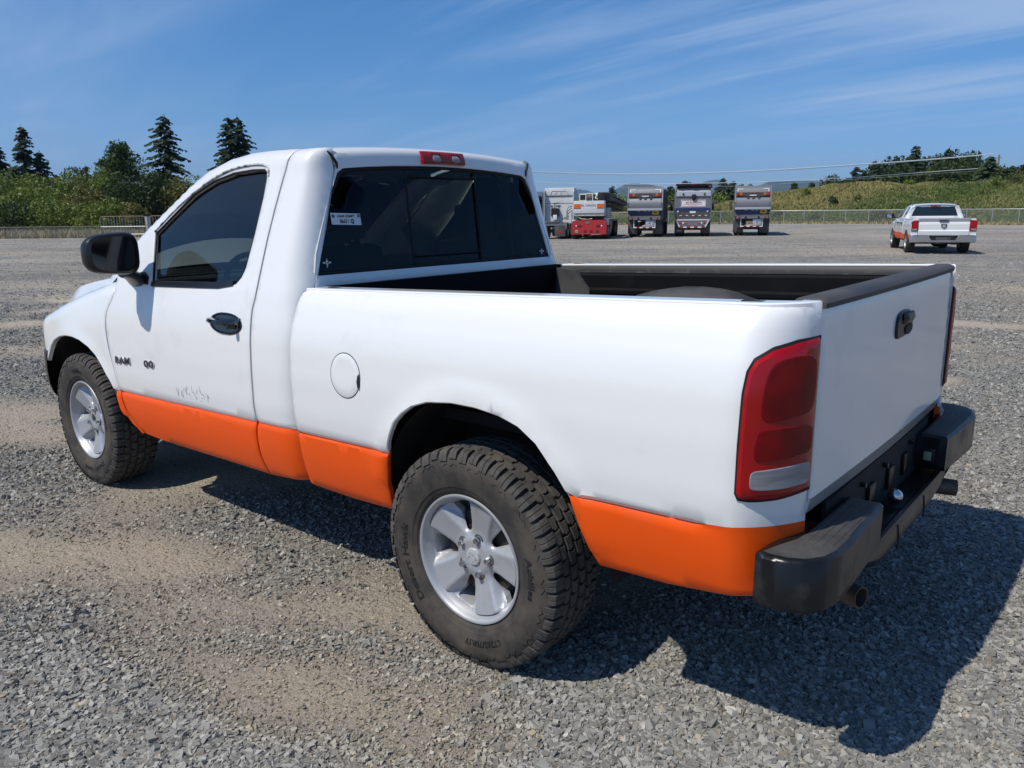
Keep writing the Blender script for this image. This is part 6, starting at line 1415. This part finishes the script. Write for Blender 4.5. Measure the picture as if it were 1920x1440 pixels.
C_ = [(12, 108, 268, 4.0, 'dark conifer at the left edge with a full crown', .0, .2), (-12, 112, 262, 4.4, 'dark conifer cut off by the left edge of the view', 0, .2), (36, 106, 312, 3.0, 'short dark conifer in front of the left edge pair', 0, .25), (63, 112, 234, 3.6, 'tall narrow spire conifer near the left edge', 0, .14), (90, 114, 281, 3.2, 'dark conifer leaning on the right of the tall spire', .15, .35), (116, 118, 326, 2.0, 'small pale conifer right of the tall spire', .2, .25), (172, 120, 308, 2.2, 'small thin conifer left of the round green tree', .3, .3), (190, 122, 318, 1.8, 'smallest pale conifer beside the round green tree', .35, .3)]
for i, (px, d, py, rad, lab, sp_, ir) in enumerate(C_): conifer(P3(px, d), top_at(px, py, d), rad, lab, seed=i, sparse=sp_, irregular=ir, group=None, m=lm_con2 if 'pale' in lab else lm_con)
conifer(P3(322, 104), top_at(320, 212, 104), 5.4, 'tallest ragged conifer with a broken flat top, left of the cab', seed=40, sparse=.22, irregular=.42, lean=-.012, drop=.36, bare=.03, tops=[(0, 0, 1.0, 1.0), (-.9, .3, .985, .55)])
conifer(P3(453, 104), top_at(445, 216, 104), 5.2, 'twin topped conifer standing behind the cab roof', seed=41, sparse=.12, irregular=.3, tops=[(-.45, 0, 1.0, .8), (.75, .2, .995, .9)])
broadleaf(P3(238, 104), top_at(238, 274, 104), 3.3, 7000, lm_dark if False else leafmat('poplar_leaves', (.03, .06, .016), (.075, .12, .03)), .26, 'round dark green broadleaf tree above the left hedge', 'tree', 'broadleaf_tree', shape='round', seed=77, low=.25, lumps=12)
broadleaf(P3(205, 106), top_at(204, 300, 106), 1.3, 1200, MATS.get('x') or bpy.data.materials['poplar_leaves'], .24, 'slim leafy tree against the left side of the round tree', 'tree', 'broadleaf_tree', shape='oval', seed=78, low=.2, lumps=8)
# ---- right side: grassy bank
TOPX = [1100, 1250, 1330, 1400, 1450, 1500, 1560, 1620, 1700, 1800, 1920, 2050, 2300]; TOPY = [402, 396, 388, 374, 362, 356, 351, 347, 345.5, 343.5, 341, 338, 334]
def bankd(px): return np.interp(px, [600, 1450, 1900, 2100, 2600], [107, 103, 82.5, 77, 70])
def bank_h(px, s):
    """s 0 at the foot, 1 at the crest, >1 behind"""
    d0 = bankd(px); dt = d0+19; ht = np.array([top_at(a, b, c) for a, b, c in zip(np.atleast_1d(px), np.atleast_1d(np.interp(px, TOPX, TOPY)), np.atleast_1d(dt))])
    e = np.clip(s, 0, 1); e = e*e*(3-2*e)*.55+e*.45; return ht*e-np.clip(s-1, 0, 9)*.5
def bank():
    pxs = np.arange(1090, 2420, 12.); ss = np.concatenate([np.linspace(0, 1.1, 14), [1.6, 3]]); vs = []
    for s in ss:
        h = bank_h(pxs, np.full(len(pxs), s))
        for k, px in enumerate(pxs):
            q = P3(px, bankd(px)+19*s); bump = (float(fbm(q[0], q[1], .22, 17, 3))-.5)*1.5*min(1, s*3)*min(1, max(0, (px-1200)/300)); vs.append((q[0], q[1], h[k]+bump-.02 if s > 0 else -.7))
    n = len(pxs); me = bpy.data.meshes.new('grassy_bank'); me.from_pydata(vs, [], [(j*n+i, j*n+i+1, (j+1)*n+i+1, (j+1)*n+i) for j in range(len(ss)-1) for i in range(n-1)]); me.materials.append(mat('bank_soil_grass', (.075, .10, .03), .95, color2=(.20, .165, .07), nscale=.35, bump=.08, bscale=2.5)); fin(me, 0); me.polygons.foreach_set('use_smooth', [True]*len(me.polygons)); o = link('grassy_bank', me); tag(o, kind='structure')
bank()
def bankpos(n, R):
    px = 1120+1050*R.random(n); s = R.random(n)*1.08; h = bank_h(px, s); q = np.array([P3(a, bankd(a)+19*b) for a, b in zip(px, s)]); bump = (fbm(q[:, 0], q[:, 1], .22, 17, 3)-.5)*1.5*np.minimum(1, s*3)*np.clip((px-1200)/300, 0, 1); q[:, 2] = h+bump-.05
    dryness = 1.9*(fbm(q[:, 0], q[:, 1], .10, 55, 4)-.47)+.45*(s-.45)+.45*np.exp(-((px-1500)/110)**2)*(s > .3)-.02; return q, dryness+.30*R.random(n)
tufts('bank_grass', 70000, bankpos, .24, .17, lm_grass, 8, 'long green and tan grass covering the bank behind the chain link fence')
R_ = random.Random(9)
for i, (px, s, hh, mm) in enumerate([(1640, .03, 1.5, lm_olive), (1655, .06, 1.2, lm_dark), (1460, .15, 1.0, lm_dark), (1530, .04, .9, lm_dark), (1560, .5, .9, lm_dark), (1605, .55, .8, lm_bush), (1860, .85, 1.3, lm_bush), (1900, .95, 1.5, lm_olive), (1510, .8, .9, lm_bush), (1765, .95, .9, lm_olive), (1345, .3, 1.3, lm_bush), (1320, .8, 1.8, lm_bush), (1262, .5, 1.6, lm_bush), (1700, .9, 1.0, lm_bush)]):
    z = float(bank_h(np.array([px]), np.array([s]))[0]); broadleaf(P3(px, bankd(px)+19*s, z-.2), hh+.2, hh*.9, 500, mm, .15, ['brown tangled shrub against the fence left of the white pickup', 'dark weed clump beside the tangled shrub at the fence', 'dark weed clump at the fence near the last refuse truck', 'low dark weed clump at the fence, middle of the bank', 'dark low shrub halfway up the bank', 'green low shrub halfway up the bank', 'green shrub on the crest under the utility pole', 'olive shrub on the crest at the right edge', 'green shrub on the crest, left part of the bank', 'olive shrub on the crest above the white pickup', 'green shrub between the caution truck and the last truck', 'tall green shrub between the trucks', 'green shrub between the first two refuse trucks', 'green shrub on the crest left of the white pickup'][i], 'shrub', 'shrub', None, seed=300+i, lumps=6)
# ---- trees beyond the bank
def rz_(px, d): return top_at(px, float(np.interp(px, TOPX, TOPY))+14, d)*0
RT = [(1487, 150, 337, 1.9, 'small lone conifer on the far left of the bank crest', .1), (1519, 150, 337, 1.9, 'second small lone conifer on the bank crest', .2), (1598, 140, 307, 3.2, 'leftmost dark conifer of the wood above the bank', .1), (1612, 138, 312, 2.6, 'dark conifer tucked behind the leftmost one of the wood', .2), (1635, 140, 296, 3.4, 'pointed dark conifer second from the left of the wood', .15), (1710, 140, 268, 4.2, 'bare topped conifer rising highest out of the wood', .12), (1767, 141, 272, 4.0, 'crooked conifer with a forked top right of the highest', .15), (1745, 150, 290, 2.4, 'short conifer between the two highest of the wood', .1), (1846, 112, 288, 4.0, 'full bright green conifer in front of the utility pole', 0), (1888, 170, 305, 3.6, 'dark conifer right of the utility pole', .2), (1912, 172, 303, 3.8, 'dark conifer at the right edge of the view', .2), (1945, 165, 310, 4, 'dark conifer just beyond the right edge', .2)]
for i, (px, d, py, rad, lab, sp_) in enumerate(RT): conifer(P3(px, d, 0), top_at(px, py, d), rad, lab, seed=60+i, sparse=sp_, irregular=.35 if sp_ > .25 else .2, m=lm_con2 if 'bright' in lab else lm_con, lean=(.02 if i == 5 else (-.015 if i == 6 else 0)), bare=.15)
for i, (px, d, py, rad) in enumerate([(1576, 148, 338, 3), (1655, 142, 312, 5), (1682, 144, 301, 5.5), (1715, 142, 299, 6), (1748, 144, 299, 6), (1785, 142, 295, 6.5), (1808, 146, 297, 4.5), (1700, 136, 318, 5), (1765, 136, 314, 5), (1630, 138, 330, 4), (1868, 170, 314, 5), (1900, 175, 316, 6), (1935, 172, 322, 6)]):
    h = top_at(px, py, d); broadleaf(P3(px, d), h, rad, 6500, lm_dark, .33, ['low broadleaf tree at the left end of the wood', 'broadleaf tree beside the pointed conifer', 'broad dark tree left of the highest conifer', 'broad dark tree under the highest conifer', 'broad dark tree between the two highest conifers', 'widest crowned tree at the right of the wood', 'tree at the right end of the wood', 'nearer dark tree low in the middle of the wood', 'nearer dark tree low on the right of the wood', 'dark tree low on the left of the wood', 'broadleaf tree directly behind the utility pole', 'dark tree between the right edge conifers', 'dark tree past the right edge'][i], 'tree', 'broadleaf_tree', 'broadleaf trees of the wood above the bank', seed=400+i, low=.1, lumps=9)
broadleaf(P3(1557, 128, 3.5), top_at(1557, 331, 128)-3.5, 2.6, 1500, lm_con2, .24, 'bushy round conifer alone on the bank left of the wood', 'tree', 'conifer_tree', seed=470, low=.02)
# ---- centre: trees seen between the parked trucks
CT = [(1147, 185, 345, 2.4, .1), (1240, 175, 352, 3.0, .1), (1256, 175, 344, 3.2, .1), (1262, 178, 349, 2.8, .1), (1283, 170, 334, 3.0, .1), (1292, 172, 337, 2.4, .15), (1354, 170, 329, 3.6, .1), (1366, 168, 341, 3.6, .1), (1373, 172, 336, 3.2, .15), (1388, 175, 341, 3.2, .2), (1404, 178, 341, 2.6, .2), (1338, 172, 356, 3.6, .1), (1345, 168, 362, 3.4, .1), (1118, 210, 358, 2.2, .1), (1094, 215, 361, 2, .1), (1012, 150, 362, 1.8, .1), (1272, 176, 352, 3, .1)]
cl_ = ['lone conifer over the crane boom', 'left conifer of the pair beside the first refuse truck', 'pointed conifer of the pair beside the first refuse truck', 'conifer just right of the pointed pair', 'conifer top showing above the caution truck', 'second conifer top above the caution truck', 'tallest conifer between the caution truck and the last truck', 'dark conifer beside the tallest one between the trucks', 'wide topped conifer left of the last truck', 'conifer behind the left corner of the last truck', 'conifer top over the middle of the last truck', 'lower conifer right of the caution truck', 'short dark conifer right of the caution truck', 'distant conifer above the crane cab', 'distant conifer left of the crane cab', 'small conifer left of the white tractor', 'conifer half hidden by the caution truck']
for i, (px, d, py, rad, sp_) in enumerate(CT): conifer(P3(px, d), top_at(px, py, d), rad, cl_[i], seed=140+i, sparse=sp_, irregular=.22)
for i, px in enumerate(list(range(1000, 1460, 23))):
    d = 150+12*(i % 3); h = top_at(px, 378-4*(i % 4), d); broadleaf(P3(px, d), h, 3.6, 700, lm_bush if i % 2 else lm_dark, .34, None, None, 'shrub', None, seed=500+i, low=.02, lumps=5)
    o = bpy.data.objects[-1] if False else None
HB = [o for o in COL.objects if o.type == 'EMPTY' and not o.parent and 'label' not in o]
names_ = ['left of the white tractor', 'behind the left side of the tractor', 'behind the tractor cab', 'between the tractor and the crane', 'behind the crane counterweight', 'behind the crane cab', 'under the crane boom', 'at the tip of the crane boom', 'left of the first refuse truck', 'behind the first refuse truck', 'just right of the first refuse truck', 'in the gap before the caution truck', 'left of the caution truck', 'behind the caution truck', 'right of the caution truck', 'in the gap before the last truck', 'left of the last truck', 'behind the last truck', 'right of the last truck', 'where the bank begins', 'on the low end of the bank', 'by the bank']
for i, o in enumerate(HB): tag(o, ('light' if i % 2 else 'dark')+' green bush of the far hedge, '+names_[i], 'shrub', 'bushes of the far hedge')
# ---- low concrete blocks and far hills
def hill(name, prof, d, m, depth, seed):
    """a ridge with real depth: profile of (pixel column, crest row) at distance d"""
    pxs = np.arange(prof[0][0], prof[-1][0]+1, 4.); X = [p[0] for p in prof]; Yp = [p[1] for p in prof]; vs = []; ss = [0, .12, .25, .4, .55, .7, .85, 1, 1.4, 2.0]
    for s in ss:
        for px in pxs:
            py = np.interp(px, X, Yp); q = pt(px, py, d+depth*1.0); zt_ = max(q.z, 1); e = min(s, 1); f = e**.8 if s <= 1 else max(0, 1-(s-1)); g0 = P3(px, d+depth*s); nz = (float(fbm(g0[0]/d*60, g0[1]/d*60, 1., seed, 4))-.5)
            vs.append((g0[0], g0[1], zt_*f*(1+(.35*nz if s not in (1,) else .02*nz))-3*(s == 0)))
    n = len(pxs); me = bpy.data.meshes.new(name); me.from_pydata(vs, [], [(j*n+i, j*n+i+1, (j+1)*n+i+1, (j+1)*n+i) for j in range(len(ss)-1) for i in range(n-1)]); me.materials.append(m); fin(me, 0); me.polygons.foreach_set('use_smooth', [True]*len(me.polygons)); o = link(name, me); tag(o, kind='structure')
m_hill = mat('forested_hill', (.012, .026, .016), .95, color2=(.025, .042, .024), nscale=.004); m_hill2 = mat('wooded_valley', (.02, .04, .016), .95, color2=(.06, .09, .03), nscale=.01)
hill('hills', [(300, 392), (500, 376), (700, 372), (900, 366), (1000, 360), (1040, 357), (1068, 358), (1085, 355), (1100, 357), (1120, 363), (1145, 366), (1200, 372), (1300, 380), (1400, 388)], 6400, m_hill, 1800, 3)
hill('hills', [(1110, 372), (1130, 366), (1150, 357), (1168, 347), (1174, 345), (1186, 343.6), (1200, 343.5), (1202, 345.6), (1218, 346), (1235, 350), (1250, 357), (1262, 366), (1290, 378)], 5200, m_hill, 1300, 5)
hill('hills', [(1230, 372), (1270, 354), (1305, 346), (1325, 338.5), (1345, 337), (1352, 340), (1375, 347), (1410, 352), (1450, 360), (1500, 372)], 7600, m_hill, 1500, 8)
hill('hills', [(1380, 372), (1410, 352), (1440, 340.5), (1480, 339.5), (1540, 338.5), (1600, 339), (1700, 338), (1850, 334), (2000, 336), (2300, 350)], 4300, m_hill, 1500, 11)
hill('hills', [(-1200, 400), (-700, 392), (-300, 396), (0, 395), (300, 392), (700, 390), (1000, 380), (1100, 378), (1200, 376), (1320, 371), (1450, 372), (1600, 366), (1900, 360), (2300, 366), (2800, 372)], 1500, m_hill2, 700, 15)
def pole(px, d, pytop, label, arm=True):
    h = top_at(px, pytop, d); t = empty('utility_pole', P3(px, d), 0, label, 'utility pole'); mm = mat('weathered_pole', (.20, .17, .14), .9)
    b = MB(); b.tube([(0, 0, -.3), (0, 0, h)], [.19, .13], 8); b.build('shaft', mm, t)
    b = MB(); b.tube([(-.7*_rh.y, .7*_rh.x, h-.5), (.7*_rh.y, -.7*_rh.x, h-.5)], .05, 5); b.build('cross_arm', mm, t); b = MB(); b.lathe([(0, .25), (.12, .2), (.14, -.4), (0, -.45)], 10, 'z', (.25, .1, h-1.6)); b.build('transformer', m_galv, t)
pole(1862, 136, 287, 'weathered wooden utility pole behind the bright conifer on the right')
pole(830, 52, 318, 'utility pole hidden behind the pickup cab')
m_wire = mat('aluminium_wire', (.95, .95, .95), .5)
def wire(pts_, r0, r1, label):
    P = [pt(*p) for p in pts_]; Q = []
    for i in range(len(P)-1):
        a = P[max(i-1, 0)]; b_ = P[i]; c = P[i+1]; e = P[min(i+2, len(P)-1)]
        for k in range(8):
            t = k/8; Q.append(.5*((2*b_)+(c-a)*t+(2*a-5*b_+4*c-e)*t*t+(3*b_-a-3*c+e)*t**3))
    Q.append(P[-1]); n = len(Q); o0 = P[0].copy(); b = MB(); b.tube([q-o0 for q in Q], [r0+(r1-r0)*i/(n-1) for i in range(n)], 5); o = b.build('power_line', m_wire, loc=o0); tag(o, label, 'power line', 'power lines crossing the sky')
def wd(px): return 52+(px-830)/(1862-830)*84
for off, r, lab in ((0, .030, 'upper of the two close power lines at the top'), (2.2, .018, 'thin power line just below the topmost one')):
    wire([(px, py+off*(1-.6*max(0, (px-1300)/562)), wd(px)) for px, py in ((830, 318), (985, 321), (1120, 325.5), (1250, 325.5), (1430, 319.5), (1600, 309), (1740, 299), (1862, 288.5))], r, r*2.2, lab)
wire([(px, py, wd(px)) for px, py in ((830, 337), (985, 341), (1120, 344.8), (1250, 344.6), (1440, 340.5), (1600, 332.5), (1740, 322.5), (1862, 314))], .024, .042, 'lower power line passing just above the refuse trucks')
wire([(px, py, wd(px)) for px, py in ((830, 347), (985, 349.5), (1120, 350.8), (1250, 350), (1440, 346), (1862, 318))], .006, .010, 'faint lowest power line above the crane')
# ---- the air
def haze():
    b = MB(); b.box(-9500, 9800, -9800, 9500, -14, 470); m = bpy.data.materials.new('haze_air'); m.use_nodes = True; nt = m.node_tree; nt.nodes.remove(nt.nodes['Principled BSDF'])
    v = nt.nodes.new('ShaderNodeVolumePrincipled'); v.inputs['Color'].default_value = (.55, .76, 1, 1); v.inputs['Density'].default_value = HAZE; v.inputs['Anisotropy'].default_value = .1
    nt.links.new(v.outputs[0], nt.nodes['Material Output'].inputs['Volume']); o = b.build('haze', m, smooth=0); tag(o, kind='stuff'); o['label'] = 'thin blue air between the yard and the distant hills'; o['category'] = 'haze'
HAZE = .00007
haze()
